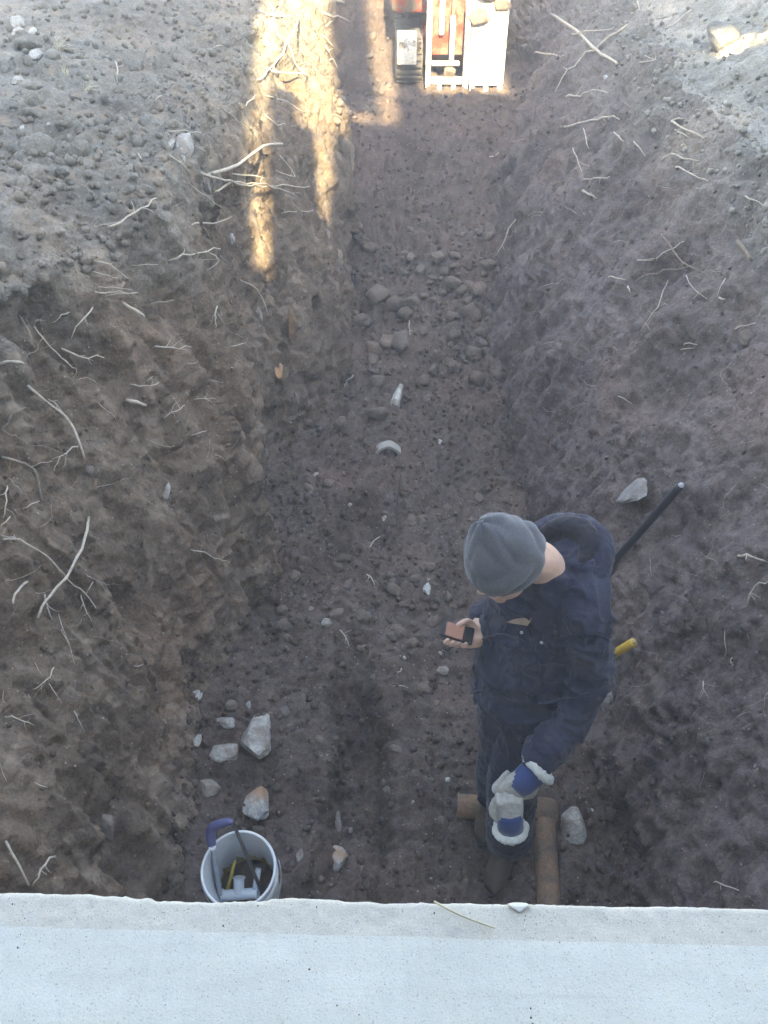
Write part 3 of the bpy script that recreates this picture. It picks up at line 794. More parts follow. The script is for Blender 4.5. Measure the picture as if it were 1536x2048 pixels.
ROOTS = [
 ([(415,350),(475,330),(525,293),(565,288)], 9, 'thick pale root reaching up across the sunlit streak of left wall', None),
 ([(395,346),(450,360),(500,372),(550,372),(620,373)], 6, 'long forked root running level across the lower sunlit streak', None),
 ([(425,385),(465,365),(505,367),(545,372),(590,390)], 6, 'bowed root crossing just below the long level root', None),
 ([(455,345),(500,352),(535,356)], 5, GU, GUl),
 ([(217,457),(270,425),(313,396)], 7, 'straight snapped root slanting at the rim of left ground', None),
 ([(187,453),(210,449),(228,458)], 3, GL, GLl),
 ([(380,448),(425,445),(465,436)], 5, 'pale stick pointing right below the tangled roots', None),
 ([(335,522),(380,508),(440,497)], 6, 'pale stick slanting right beside the bottom of the sunlit streak', None),
 ([(410,500),(438,520),(412,540)], 3, GL, GLl), ([(440,510),(455,525)], 2.5, GL, GLl),
 ([(175,517),(220,530),(256,557)], 4.5, GL, GLl), ([(180,543),(235,555)], 3, GL, GLl), ([(190,572),(265,579)], 3, GL, GLl),
 ([(185,584),(275,585)], 4.5, 'level pale rootlet, lower of two parallel ones on left wall', None),
 ([(207,594),(240,587),(272,585)], 3.5, GL, GLl),
 ([(245,607),(270,620),(289,633)], 11, 'stubby thick root stump high on the left wall', None),
 ([(287,612),(320,605),(346,600)], 6, 'grey stick pointing right beside the stubby root stump', None),
 ([(37,630),(55,660),(67,697)], 8, 'rough broken root at the left picture edge below the rim', None),
 ([(66,649),(87,677),(124,717),(148,736)], 5, 'long straight pale root slanting down beside the broken root', None),
 ([(66,649),(75,640),(88,642)], 4, GL, GLl),
 ([(120,695),(157,712),(208,714)], 6, 'pale root bending level to the right on the near left wall', None),
 ([(188,615),(160,644),(142,677)], 5, 'curved pale rootlet leaning left over the bent root', None),
 ([(140,623),(102,646)], 4, GL, GLl),
 ([(0,726),(25,724),(46,726)], 9, 'thick root end sticking in from the left picture edge', None),
 ([(53,768),(91,802),(131,833),(153,870),(170,917)], 8, 'long thick pale root bending down the near left wall', None),
 ([(95,797),(109,806),(128,828)], 5, 'short side loop beside the long thick bending root', None),
 ([(0,866),(25,830),(58,812)], 7, 'grey root rising right from the left picture edge', None),
 ([(0,861),(30,872),(55,888),(87,893),(137,910)], 5, 'wavy pale root running right under the rising grey root', None),
 ([(157,892),(120,913),(109,943)], 4.5, 'thin forked root hanging from the wavy pale root', None),
 ([(0,913),(30,922),(58,932),(73,950),(84,1005)], 9, 'thick grey root bending sharply down at the left picture edge', None),
 ([(60,932),(105,922)], 3, GL, GLl),
 ([(15,970),(12,1000),(7,1037)], 5, 'short upright root at the left picture edge', None),
 ([(22,1034),(0,1056)], 4, GL, GLl), ([(78,999),(47,1019)], 3.5, GL, GLl),
 ([(0,1078),(40,1081),(91,1110),(124,1143),(137,1161),(171,1187),(193,1216)], 5.5, 'long thin root running down right, crossing the thick leaning root', None),
 ([(0,1071),(25,1074),(40,1083)], 3.5, GL, GLl),
 ([(178,1032),(170,1078),(146,1132),(124,1165),(91,1202),(75,1236)], 9, 'long thick root leaning down left on the near left wall', None),
 ([(87,1185),(95,1210),(102,1236)], 5, 'short root crossing the foot of the thick leaning root', None),
 ([(186,1161),(173,1188)], 3, GL, GLl), ([(160,1187),(170,1215),(183,1243)], 4, GL, GLl),
 ([(55,1161),(35,1182),(25,1205)], 7, 'stubby root with frayed tip left of the thick leaning root', None),
 ([(117,1228),(128,1262),(140,1288)], 2.5, GL, GLl), ([(120,1255),(138,1290),(150,1330)], 2.5, GL, GLl),
 ([(251,799),(273,804),(292,812)], 12, 'short thick root stub in the middle of the left wall', None),
 ([(261,771),(290,771),(319,768)], 4, GL, GLl), ([(303,695),(343,694),(383,695)], 4.5, 'level pale rootlet right of the bent root on left wall', None),
 ([(295,766),(305,753)], 3, GL, GLl), ([(324,837),(353,822),(368,808)], 4, GL, GLl),
 ([(434,607),(432,630),(430,655)], 4.5, 'upright pale rootlet beside the recessed dark part of left wall', None),
 ([(386,797),(410,797),(432,799)], 3.5, GL, GLl), ([(412,766),(422,760),(441,765)], 3, GL, GLl), ([(375,875),(414,861)], 3, GL, GLl),
 ([(379,1099),(412,1107),(437,1118),(457,1125)], 4, 'wavy pale root low on left wall near the corner', None),
 ([(428,909),(443,914),(454,928)], 3, GL, GLl), ([(366,733),(396,724)], 3, GL, GLl), ([(455,696),(490,686)], 3, GL, GLl),
 ([(10,1680),(32,1721),(57,1770)], 8, 'thick root leaning right just above the ledge', None),
 ([(108,1710),(82,1740),(65,1773)], 7, 'root leaning left just above the ledge, forming a V', None),
 ([(109,1337),(92,1359),(67,1382)], 4.5, 'pale rootlet slanting low on the near left wall', None),
 ([(95,1363),(123,1405)], 2.5, GL, GLl), ([(8,1434),(35,1437),(68,1450)], 4.5, 'curved rootlet at left picture edge low on the wall', None),
 ([(68,1323),(86,1353)], 2.5, GL, GLl), ([(266,1332),(287,1329)], 3, GL, GLl), ([(68,1566),(95,1574)], 3, GL, GLl),
 ([(147,1420),(170,1465)], 2.5, GL, GLl),
 ([(642,24),(665,31),(701,42)], 5.5, GU, GUl), ([(668,0),(690,6)], 8, 'thick sunlit root end at the top picture edge', None),
 ([(647,55),(665,40)], 4, GU, GUl), ([(642,65),(659,85),(670,94)], 4, GU, GUl), ([(649,88),(662,111),(678,140)], 4.5, GU, GUl),
 ([(655,122),(668,120),(674,138)], 3.5, GU, GUl),
 ([(597,40),(555,120),(515,162)], 7, 'long sunlit root slanting down left across the upper streak', None),
 ([(515,22),(550,30),(595,35)], 4, GU, GUl), ([(530,140),(575,145),(620,150)], 6, 'level sunlit root below the long slanting one', None),
 ([(575,75),(590,125),(620,155)], 4.5, GU, GUl), ([(530,190),(575,205),(612,227)], 4.5, GU, GUl), ([(492,215),(510,187)], 4, GU, GUl),
 ([(525,225),(555,250),(570,247)], 3.5, GU, GUl), ([(445,215),(470,235),(480,250)], 3, GL, GLl), ([(560,80),(548,40),(545,10)], 4, GU, GUl),
 ([(335,307),(360,325),(380,345)], 4.5, 'thin straight root hanging under the pale rim boulder', None),
 ([(335,262),(370,263),(401,264)], 3.5, GL, GLl), ([(230,122),(236,140),(235,165)], 4.5, 'bent straw standing on the left ground', None),
 ([(306,202),(325,192)], 4, 'short pale twig on the slope of left ground', None), ([(560,425),(590,424),(626,420)], 3, GU, GUl),
 ([(475,557),(515,580),(537,630)], 3.5, 'long fine arched rootlet under the sunlit streak', None),
 ([(370,360),(415,395),(445,415)], 3, GL, GLl), ([(255,530),(317,529)], 2.5, GL, GLl), ([(303,695),(340,694)], 2.5, GL, GLl),
 ([(425,93),(445,91)], 3.5, GL, GLl), ([(276,305),(283,320)], 3.5, GL, GLl), ([(550,340),(590,352),(560,310)], 3, GU, GUl),
 ([(1099,27),(1152,60),(1186,95),(1210,112),(1235,127)], 8, 'thick root slanting down right on the upper right wall', None),
 ([(1256,50),(1219,75),(1173,108),(1136,141),(1109,182)], 6, 'long curved root crossing the thick one on upper right wall', None),
 ([(1140,68),(1186,62),(1231,56)], 4, GR, GRl), ([(1132,194),(1160,190),(1186,182),(1223,181)], 5, 'pale root below the crossed pair on right wall', None),
 ([(1127,253),(1169,246),(1206,234),(1237,236)], 6.5, 'thick level root on the upper right wall', None),
 ([(1066,104),(1095,108),(1128,110)], 4, GR, GRl), ([(1343,242),(1372,234)], 6, GR, GRl),
 ([(1343,242),(1368,257),(1409,277)], 6, 'forked pale root near the rim of the right bank', None),
 ([(1349,259),(1388,281)], 4, GR, GRl), ([(1322,320),(1343,310),(1376,317),(1401,324)], 5, 'kinked pale root below the forked root on right wall', None),
 ([(1351,333),(1384,348),(1417,364)], 5, 'straight pale root slanting down right below the kinked root', None),
 ([(1163,361),(1190,357),(1219,352)], 4.5, 'short level pale stick on right wall', None), ([(1165,381),(1182,389),(1194,400)], 7, 'short thick knotted root on right wall', None),
 ([(1225,261),(1248,284)], 5, GR, GRl), ([(1268,284),(1291,311)], 4, GR, GRl), ([(1167,255),(1172,280),(1178,297)], 3.5, GR, GRl),
 ([(1322,468),(1347,501),(1368,526),(1409,546)], 5, 'pale root slanting down right through the crossing on right wall', None),
 ([(1268,563),(1314,544),(1355,538),(1405,524)], 5.5, 'long pale root rising right through the crossing on right wall', None),
 ([(1310,520),(1339,499),(1368,482)], 4, GR, GRl), ([(1275,522),(1310,516)], 3, GR, GRl), ([(1213,551),(1252,561)], 4.5, GR, GRl),
 ([(1372,550),(1385,575),(1413,596)], 3, GR, GRl), ([(1450,555),(1434,592)], 3, GR, GRl), ([(1438,595),(1452,601)], 5, GR, GRl),
 ([(1032,437),(1012,472),(994,513)], 4.5, 'long straw lying on the far floor at right', None), ([(1145,294),(1165,346)], 3, GR, GRl),
 ([(1475,482),(1492,505),(1502,520)], 13, 'short thick grey root stub on the right bank', None), ([(1490,393),(1536,414)], 4, GR, GRl),
 ([(1281,126),(1314,120),(1290,112)], 4, GR, GRl), ([(1345,113),(1375,110)], 3.5, GR, GRl), ([(1255,572),(1262,587)], 6, GR, GRl),
 ([(1475,1111),(1506,1114),(1534,1123)], 7, 'pale root end at right picture edge', None),
 ([(1485,1220),(1510,1173),(1536,1163)], 5, 'arched pale root at right picture edge below the root end', None),
 ([(1234,790),(1263,807)], 3, GR, GRl), ([(1278,665),(1315,612),(1335,560)], 3, GR, GRl), ([(1365,686),(1395,690)], 4, GR, GRl),
 ([(1465,660),(1510,645)], 3.5, GR, GRl), ([(1180,1040),(1192,1050)], 4, GR, GRl), ([(1360,700),(1390,694)], 3, GR, GRl),
 ([(1408,1363),(1407,1375),(1412,1389)], 4, GR, GRl), ([(1428,1765),(1450,1770),(1477,1779)], 4, GR, GRl),
 ([(1330,60),(1382,20)], 4, GR, GRl), ([(1275,0),(1278,22)], 3.5, GR, GRl), ([(1305,35),(1340,32)], 4, GR, GRl),
 ([(817,638),(818,655),(821,670)], 4, GF, GFl), ([(705,748),(697,760),(689,775)], 4.5, GF, GFl), ([(758,1072),(737,1097)], 4, GF, GFl),
 ([(730,1145),(742,1155),(750,1171)], 4.5, GF, GFl), ([(679,1261),(692,1275),(698,1292)], 4.5, GF, GFl), ([(802,1333),(800,1343),(794,1346)], 4, GF, GFl),
 ([(787,1372),(815,1374)], 3.5, GF, GFl), ([(978,314),(997,306)], 3.5, GF, GFl),
]
for pts, wpx, lb, gp in ROOTS:
    root(pts, wpx, lb, gp, thick=wpx >= 8 or 'stub' in lb, lift=0.012 if gp in (GFl,) else 0.03 + 0.002 * wpx,
         name='twig' if gp == GFl or 'straw' in lb or 'twig' in lb else 'root', mat='root_dark' if 'grey' in lb or 'rough' in lb else 'root')
rock(179, 938, 17, 30, 'rock_brown', 'rounded tan knob at the end of the long bending root', 320, 'root burl', 'root_burl', angular=0.1, smooth=True)

# fine hair roots nobody could count
def hair_roots(name, region, n, seed, label):
    rg = np.random.default_rng(seed); bm = bmesh.new()
    c0, c1_, y0, y1 = region
    iy0, iy1 = np.searchsorted(Y, y0), np.searchsorted(Y, y1) - 1
    for _ in range(n):
        i, c = rg.integers(iy0, iy1), rg.integers(c0, c1_)
        p = Vector(GRID[i, c]); nn = Vector(N[i, c])
        d_ = (nn * rg.uniform(.1, .6) + Vector(rg.normal(size=3)) * 0.7 + Vector((0, 0, -.25))).normalized()
        L = rg.uniform(.04, .16); pts = [p - nn * .01]
        q_ = p.copy()
        for k in range(5):
            d_ = (d_ + Vector(rg.normal(size=3)) * .25 + (nn * .12 if k < 2 else -nn * .1)).normalized(); q_ = q_ + d_ * L / 5; pts.append(q_.copy())
        r0 = rg.uniform(.0006, .0017)
        add_tube(bm, pts, [r0 * (1 - .12 * k) for k in range(6)], 4)
    tag(bm_obj(name, bm, M['root']), label, None, None, 'stuff')
hair_roots('root_hairs', (c1, c1 + 120, 1.0, 8.5), 230, 5, 'fine root hairs all over the left trench wall')
hair_roots('root_hairs', (c3 + 40, c4 + 15, 1.6, 8.5), 170, 6, 'fine root hairs all over the right trench wall')

# dry grass on the left ground
M['straw'] = flat('dry_straw', (0.5, 0.46, 0.32), 0.8, 0.2)
def tuft(px, py, n, L, label, lean, seed):
    rg = random.Random(seed); p, nn = hit(px, py)
    root_o = bpy.data.objects.new('grass_tuft', None); root_o.location = p; link(root_o); tag(root_o, label, 'grass')
    for k in range(n):
        d_ = (Vector((lean[0] + rg.gauss(0, .35), lean[1] + rg.gauss(0, .35), lean[2] + rg.uniform(0, .4)))).normalized()
        l_ = L * rg.uniform(.5, 1.1); b0 = Vector((rg.gauss(0, .012), rg.gauss(0, .012), -.004))
        pts = [b0 + d_ * l_ * t + Vector((0, 0, -.35 * l_ * t * t)) for t in (0, .33, .66, 1)]
        bm = bmesh.new(); add_tube(bm, pts, [.0018, .0016, .0012, .0006], 4)
        bm_obj('blade', bm, M['straw'], root_o)
tuft(116, 102, 14, .17, 'tuft of dry pale grass bent over on left ground', (.5, .6, .5), 3)
tuft(133, 150, 8, .10, 'small dry grass wisp below the bent tuft on left ground', (-.2, .5, .6), 4)
tuft(170, 178, 10, .09, 'flattened dry grass patch by the slope of left ground', (.6, .1, .3), 5)

# ------------------------------------------------------------------ bucket with tools
M['plastic_white'] = flat('white_plastic', (0.62, 0.64, 0.66), 0.45, 0.4, 0, 0.18, 14)
M['pvc'] = flat('white_pvc', (0.72, 0.76, 0.8), 0.35, 0.5, 0, 0.1, 20)
M['steel'] = flat('painted_steel_tube', (0.42, 0.43, 0.47), 0.45, 0.5, 0.2, 0.25, 40)
M['blade'] = flat('saw_blade_steel', (0.12, 0.11, 0.1), 0.5, 0.5, 0.6, 0.3, 60)
M['purple'] = flat('purple_blue_rubber', (0.085, 0.085, 0.19), 0.6, 0.35, 0, 0.3, 40)
M['yellow'] = flat('yellow_plastic', (0.62, 0.46, 0.06), 0.5, 0.4, 0, 0.25, 40)
M['mud'] = flat('mud_residue', (0.075, 0.05, 0.035), 0.55, 0.4, 0, 0.5, 30, 0.6, 60)
M['stain'] = flat('yellow_residue', (0.42, 0.33, 0.14), 0.7, 0.3, 0, 0.4, 40)
BK = at_z(477, 1738, 0.37)
bz = 0.0
BKB = Vector((BK.x, BK.y, bz))
BROT = Matrix.Rotation(R(14), 3, 'X'); BKB = BK - BROT @ Vector((0, 0, .37))
bk = empty('bucket', BKB); bk.rotation_euler = (R(14), 0, 0); tag(bk, 'white plastic bucket of tools standing half hidden by the ledge', 'bucket')
RB, RT, HB = 0.112, 0.129, 0.37
bm = bmesh.new()
add_lathe(bm, [(0.0005, 0.002), (RB - .01, 0.002), (RB, 0.012), (RT, HB - .012), (RT, HB), (RT - .004, HB), (RT - .0055, HB - .012), (RB - .004, 0.016), (0.0005, 0.012)], 64)
bm_obj('bucket_body', bm, M['plastic_white'], bk, sharp=40)
bm = bmesh.new()
add_lathe(bm, [(RT + .0005, HB - .022), (RT + .006, HB - .02), (RT + .0065, HB - .002), (RT + .003, HB + .003), (RT - .003, HB + .003), (RT - .0045, HB - .003), (RT + .0005, HB - .004), (RT + .0005, HB - .022)], 64)
bm_obj('rim', bm, M['plastic_white'], bk)
for zr in (0.285, 0.255):
    bm = bmesh.new(); rr = RB + (RT - RB) * zr / HB
    add_lathe(bm, [(rr, zr - .004), (rr + .007, zr - .002), (rr + .007, zr + .002), (rr, zr + .004)], 64)
    bm_obj('stiffening_ring', bm, M['plastic_white'], bk)
bm = bmesh.new()
add_tube(bm, [Vector((math.cos(a) * .141, math.sin(a) * .150, .30 - .10 * math.sin(a))) for a in [math.pi * i / 24 for i in range(25)]], .0022, 6)
bm_obj('bail_wire', bm, M['steel'], bk).rotation_euler = (0, 0, R(200))
# mud in the bottom, with an uneven shore and a tongue up the side
n = 72; bm = bmesh.new(); cv = bm.verts.new((0, 0, .05)); rings = []
for rr, zz in ((.35, .052), (.7, .052), (.93, .055), (1.0, .062)):
    rings.append([bm.verts.new((math.cos(2 * math.pi * i / n) * (RB - .004) * rr, math.sin(2 * math.pi * i / n) * (RB - .004) * rr, zz + .004 * math.sin(i * 1.3) * rr)) for i in range(n)])
for i in range(n): bm.faces.new((cv, rings[0][i], rings[0][(i + 1) % n]))
for a, b in zip(rings[:-1], rings[1:]):
    for i in range(n): bm.faces.new((a[i], b[i], b[(i + 1) % n], a[(i + 1) % n]))
bm_obj('mud', bm, M['mud'], bk)
bm = bmesh.new(); prev = None
for i in range(49):
    a = R(20 + 150 * i / 48)
    top = .085 + .055 * abs(math.sin(i * .35)) * (.6 + .4 * math.sin(i * 1.1)) + .012 * math.sin(i * 2.3)
    rr = lambda z: RB - .0052 + (RT - RB) * z / HB
    cur = (bm.verts.new((math.cos(a) * rr(.05), math.sin(a) * rr(.05), .05)), bm.verts.new((math.cos(a) * rr(top), math.sin(a) * rr(top), top)))
    if prev: bm.faces.new((prev[0], cur[0], cur[1], prev[1]))
    prev = cur
bm_obj('dried_residue', bm, M['stain'], bk)

# hacksaw: frame tube on the left, blade on the right, grip above the rim
hs = empty('hacksaw', BKB + Vector((0, 0, .06))); tag(hs, 'hacksaw with purple grip standing in the white bucket', 'hacksaw')
o0 = BKB + Vector((0, 0, .06))
zt = 0.50
G1 = at_z(420, 1690, 0.40) ; G2 = at_z(459, 1646, 0.47)
F0 = at_z(442, 1800, 0.10); F1 = at_z(424, 1690, 0.40)
B0 = at_z(528, 1795, 0.10); B1 = at_z(466, 1645, 0.46)
bm = bmesh.new(); add_tube(bm, smooth_path([F0 - o0, F0.lerp(F1, .5) - o0, F1 - o0], 5), .0095, 10)
bm_obj('frame_tube', bm, M['steel'], hs)
bm = bmesh.new()
dB = (B1 - B0).normalized(); sd = dB.cross(Vector((.3, -.6, .7))).normalized()
w_ = .0065
q0 = [B0 + sd * w_ - o0, B0 - sd * w_ - o0, B1 - sd * w_ - o0, B1 + sd * w_ - o0]
nrm = dB.cross(sd) * .0012
vv = [bm.verts.new(p + nrm) for p in q0] + [bm.verts.new(p - nrm) for p in q0]
for f in ((0, 1, 2, 3), (7, 6, 5, 4), (0, 4, 5, 1), (1, 5, 6, 2), (2, 6, 7, 3), (3, 7, 4, 0)): bm.faces.new([vv[i] for i in f])
bm_obj('saw_blade', bm, M['blade'], hs, smooth=False)
bm = bmesh.new()
gp = smooth_path([F1 - o0 + Vector((0, 0, -.01)), F1 - o0 + Vector((-.008, .03, .02)), F1.lerp(G2, .45) - o0 + Vector((-.022, .022, .02)), G2 - o0 + Vector((-.01, .004, 0)), G2 - o0 + Vector((.012, 0, 0))], 5)
add_tube(bm, gp, [.012, .015, .0165, .0175, .018, .0185, .0185, .0185, .018, .018, .0175, .017, .0165, .016, .015, .014, .013, .012, .011, .010, .009][:len(gp)], 12)
gr = bm_obj('grip', bm, M['purple'], hs)
bm = bmesh.new(); add_tube(bm, [F1 - o0 + Vector((0, -.004, -.018)), F1 - o0 + Vector((0, .0, -.006))], .0135, 12)
bm_obj('collar', bm, M['pvc'], hs)
bm = bmesh.new(); add_tube(bm, [G2 - o0 + Vector((.006, 0, .0)), B1 - o0 + dB * .01], .006, 8); bm_obj('tension_bolt', bm, M['steel'], hs)
# white fitting and yellow-handled brush in the bucket
fit = empty('pipe_fitting', at_z(478, 1786, .125) - Vector((0, 0, .04))); tag(fit, 'white plastic pipe fitting lying in the bottom of the bucket', 'fitting')
bm = bmesh.new()
for a, b in ((Vector((-.065, -.005, .03)), Vector((.075, -.005, .05))), (Vector((.0, -.005, .04)), Vector((.0, .038, .085)))):
    rs = []
    t = (b - a).normalized(); u, v = frame_of(t)
    for s_, r_ in ((0, .024), (.03, .024), (.03, .020), (.97, .020), (.97, .024), (1, .024), (1, .018), (.05, .018), (.0, .018)):
        rs.append(ring_pts(a.lerp(b, s_), u, v, r_, r_, 24))
    add_rings(bm, rs, False)
bm_obj('tee_body', bm, M['pvc'], fit, sharp=35)
arm_ = at_z(517, 1738, .21) - fit.location
bm = bmesh.new(); add_tube(bm, [Vector((.06, 0, .05)), Vector(arm_)], .011, 14); bm_obj('stub_pipe', bm, M['pvc'], fit)
br = empty('brush', BKB + Vector((-.05, -.02, .06))); tag(br, 'thin yellow handled brush leaning inside the bucket', 'brush')
bm = bmesh.new(); a_ = at_z(455, 1780, .12) - br.location; b_ = at_z(470, 1722, .2) - br.location
add_tube(bm, [a_, a_.lerp(b_, .5), b_], [.008, .006, .005], 8); bm_obj('handle', bm, M['yellow'], br)
bm = bmesh.new(); add_box(bm, a_ + Vector((0, -.01, -.02)), (.03, .016, .05), None, .004); bm_obj('head', bm, M['stain'], br)

# ------------------------------------------------------------------ clay pipe
def dirty_clay():
    t = NT('terracotta'); t.co = t.n('ShaderNodeNewGeometry').outputs['Position']
    c = t.mix(t.ramp(t.noise(11, 6, 0.72), [(0.46, (0,) * 3), (0.6, (0.9,) * 3)]), (0.23, 0.15, 0.095), (0.12, 0.097, 0.08))
    c = t.mix(0.5, c, t.ramp(t.noise(90, 3, 0.7), [(0.3, (0.5,) * 3), (0.7, (1.4,) * 3)]), 'MULTIPLY')
    t.bump(t.noise(70, 4, 0.7), 0.5, 0.005); return t.fin(c, 0.85, 0.2)
M['clay'] = dirty_clay()
def pipe(name, a, b, r, label, bell=True, wall=.012):
    c = (a + b) / 2; e = bpy.data.objects.new(name, None); e.location = a; link(e); tag(e, label, 'pipe')
    t = (b - a); u, v = frame_of(t); L = t.length
    prof = [(0, r), (1, r), (1, r - wall), (0, r - wall), (0, r)]
    bm = bmesh.new(); add_rings(bm, [ring_pts(t * s_, u, v, q_, q_, 40) for s_, q_ in prof], False)
    bm_obj('pipe_barrel', bm, M['clay'], e, sharp=40)
    if bell:
        k = .075 / L
        prof = [(-.01, r + .001), (-.01, r + .016), (k * .7, r + .016), (k, r + .0012), (k * .9, r + .001)]
        bm = bmesh.new(); add_rings(bm, [ring_pts(t * s_, u, v, q_, q_, 40) for s_, q_ in prof], False)
        bm_obj('bell_end', bm, M['clay'], e, sharp=40)
    return e
pz = 0.035
pa, pb = at_z(1086, 1612, .035), at_z(1104, 1900, .02)
pipe('clay_pipe', pa, pb, .046, 'long orange clay pipe half buried, running under the window ledge')
qa, qb = at_z(914, 1612, .05), at_z(1010, 1618, .05)
pipe('clay_pipe_piece', qa, qb, .050, 'short broken orange clay pipe piece left of the legs', False)
# broken ring of the old pipe
M['scale'] = flat('grey_pipe_shell', (0.36, 0.34, 0.31), 0.85, 0.2, 0, 0.4, 30, 0.5)
rc = hit(776, 908)[0] + Vector((0, 0, -.012))
e = bpy.data.objects.new('pipe_ring', None); e.location = rc; link(e); tag(e, 'broken pale pipe ring arching out of the old pipe groove', 'pipe')
bm = bmesh.new(); rings = []
for i in range(25):
    a = R(-8 + 190 * i / 24); w1 = .016 + .003 * math.sin(i * .7)
    cx, cz = math.cos(a), math.sin(a)
    rings.append([Vector((cx * r_, y_, cz * r_ * .95)) for r_, y_ in ((.066, -.012 + .004 * math.sin(i * .6)), (.066 + w1, -.012 + .004 * math.sin(i * .6)), (.066 + w1, .055), (.066, .05))])
add_rings(bm, rings, True); bm_obj('ring_shell', bm, M['scale'], e, sharp=40)
M['rubber'] = flat('black_rubber', (0.025, 0.025, 0.028), 0.5, 0.4)
def cable(pts, r, label):
    P3 = [hit(*p)[0] + hit(*p)[1] * (r * 1.3) for p in pts]
    bm = bmesh.new(); add_tube(bm, smooth_path(P3, 6), r, 8)
    tag(bm_obj('cable', bm, M['rubber']), label, 'cable')
cable([(778, 890), (798, 905), (803, 935), (801, 965), (795, 1000), (791, 1048)], .005, 'thin dark cable curving down from the broken pipe ring')

# ------------------------------------------------------------------ long tools leaning on the right wall
M['black_bar'] = flat('black_painted_bar', (0.022, 0.024, 0.03), 0.45, 0.45, 0.1, 0.3, 50)
top, nn = hit(1361, 972); top = top - pix_dir(1361, 972).normalized() * .11
bot = at_z(1085, 1300, 0); bot.z = ground_z(bot.x, bot.y) + .01
# keep the bar on the photographed line: bottom lies on the extended sight plane
bar = bpy.data.objects.new('pry_bar', None); bar.location = bot; link(bar); tag(bar, 'long black steel bar leaning on the right trench wall', 'pry bar')
tv = top - bot
bm = bmesh.new(); add_tube(bm, [Vector((0, 0, 0)), tv * .06, tv * .5, tv * .955, tv * .985, tv], [.012, .017, .0175, .0175, .017, .015], 14)
bm_obj('shaft', bm, M['black_bar'], bar)
bm = bmesh.new(); bmesh.ops.create_uvsphere(bm, u_segments=14, v_segments=8, radius=.012)
for v in bm.verts: v.co += tv + tv.normalized() * .004
bm_obj('tip', bm, M['steel'], bar)
ytop, nn = hit(1268, 1284); ytop = ytop - pix_dir(1268, 1284).normalized() * .14
ybot = at_z(1112, 1378, .05); ybot.z = max(ybot.z, ground_z(ybot.x, ybot.y) + .02)
M['yellow_grip'] = flat('yellow_fibreglass', (0.60, 0.40, 0.05), 0.5, 0.4, 0, 0.3, 30, 0.2)
sh = bpy.data.objects.new('shovel', None); sh.location = ybot; link(sh); tag(sh, 'shovel with yellow handle propped behind the standing person', 'shovel')
tv = ytop - ybot
bm = bmesh.new(); add_tube(bm, [tv * .2, tv * .6, tv * .97, tv * .995, tv], [.017, .0175, .0185, .0175, .013], 16); bm_obj('handle', bm, M['yellow_grip'], sh)
bm = bmesh.new(); add_tube(bm, [tv * .997, tv + tv.normalized() * .0045], .0115, 16); bm_obj('end_cap', bm, M['stain'], sh)
bm = bmesh.new(); u, v = frame_of(tv); t = tv.normalized()
rings = []
for s_, wv in ((.30, .02), (.24, .025), (.2, .10), (.1, .105), (.02, .08), (-.03, .02)):
    rings.append([t * s_ + u * (wv * k) + v * (.02 * k * k + (.004 if q else 0)) for q, ks in ((0, (-1, -.5, 0, .5, 1)), (1, (1, .5, 0, -.5, -1))) for k in ks])
add_rings(bm, rings, True); bm_obj('blade', bm, M['steel'], sh)

# ------------------------------------------------------------------ things on the ledge
def straw_on_ledge():
    a, b, c = at_z(868, 1803, SILL_Z + .003), at_z(925, 1832, SILL_Z + .005), at_z(990, 1856, SILL_Z + .0035)
    bm = bmesh.new(); add_tube(bm, smooth_path([a, b, c], 6), [.0012 - .00004 * i for i in range(13)], 6)
    tag(bm_obj('straw', bm, M['straw']), 'thin pale straw lying across the front of the window ledge', 'straw')
straw_on_ledge()
V2, F_ = rock_verts(3, 77, .5)
M['chip'] = flat('white_mortar', (0.8, 0.8, 0.78), 0.9, 0.2, 0, 0.15, 200)
o = bpy.data.objects.new('mortar_crumb', mesh_np('mortar_crumb', V2 * np.array([.0115, .005, .0028]), F_, M['sill'])); cpos = at_z(1036, 1805, SILL_Z); o.location = cpos + Vector((0, -.0045, .0))
tag(link(o), 'white mortar crumb on the outer edge of the ledge', 'crumb')

# grit blown onto the ledge
def ledge_grit():
    rg = np.random.default_rng(31); Vs, Fs, off = [], [], 0; V_, F_ = rock_verts(1, 888, .3, .3)
    for _ in range(70):
        px, py = rg.uniform(-60, 1600), 1800 + 240 * rg.uniform() ** 2
        c = at_z(px, py + px * .022, SILL_Z + .0006); r_ = .0004 + .0007 * rg.uniform() ** 3
        Vs.append(V_ * r_ * rg.uniform(.7, 1.3, 3) + np.array(c)); Fs.append(F_ + off); off += len(V_)
    o = bpy.data.objects.new('grit', mesh_np('grit', np.concatenate(Vs), np.concatenate(Fs), M['clod_top'])); tag(link(o), 'fine dark grit scattered over the window ledge', None, None, 'stuff')
ledge_grit()
# ------------------------------------------------------------------ excavator at the far end
def muddy(name, col, k):
    t = NT(name)
    c = t.mix(t.ramp(t.noise(9, 6, 0.72), [(0.5 - k, (0,) * 3), (0.62 - k, (1,) * 3)]), (0.17, 0.14, 0.11), col)
    c = t.mix(0.5, c, t.ramp(t.noise(60, 3, 0.7), [(0.3, (0.5,) * 3), (0.7, (1.4,) * 3)]), 'MULTIPLY')
    return t.fin(c, 0.7, 0.3)
M['red'] = muddy('red_machine_paint', (0.30, 0.045, 0.025), 0.05)
M['cream'] = muddy('cream_paint_sun_glare', (0.8, 0.76, 0.68), 0.15)  # pale paint, lightened further to imitate parts burnt out by the sun
M['track'] = flat('track_rubber', (0.13, 0.118, 0.105), 0.85, 0.2, 0, 0.5, 10, 0.5, 40)
EX = Vector((0.0, 8.75, 0)); EX.z = 1.17
ex = empty('excavator', (0.62, 9.3, EX.z)); tag(ex, 'small red tracked excavator with cream sun-glare parts at the far end of the trench', 'excavator')
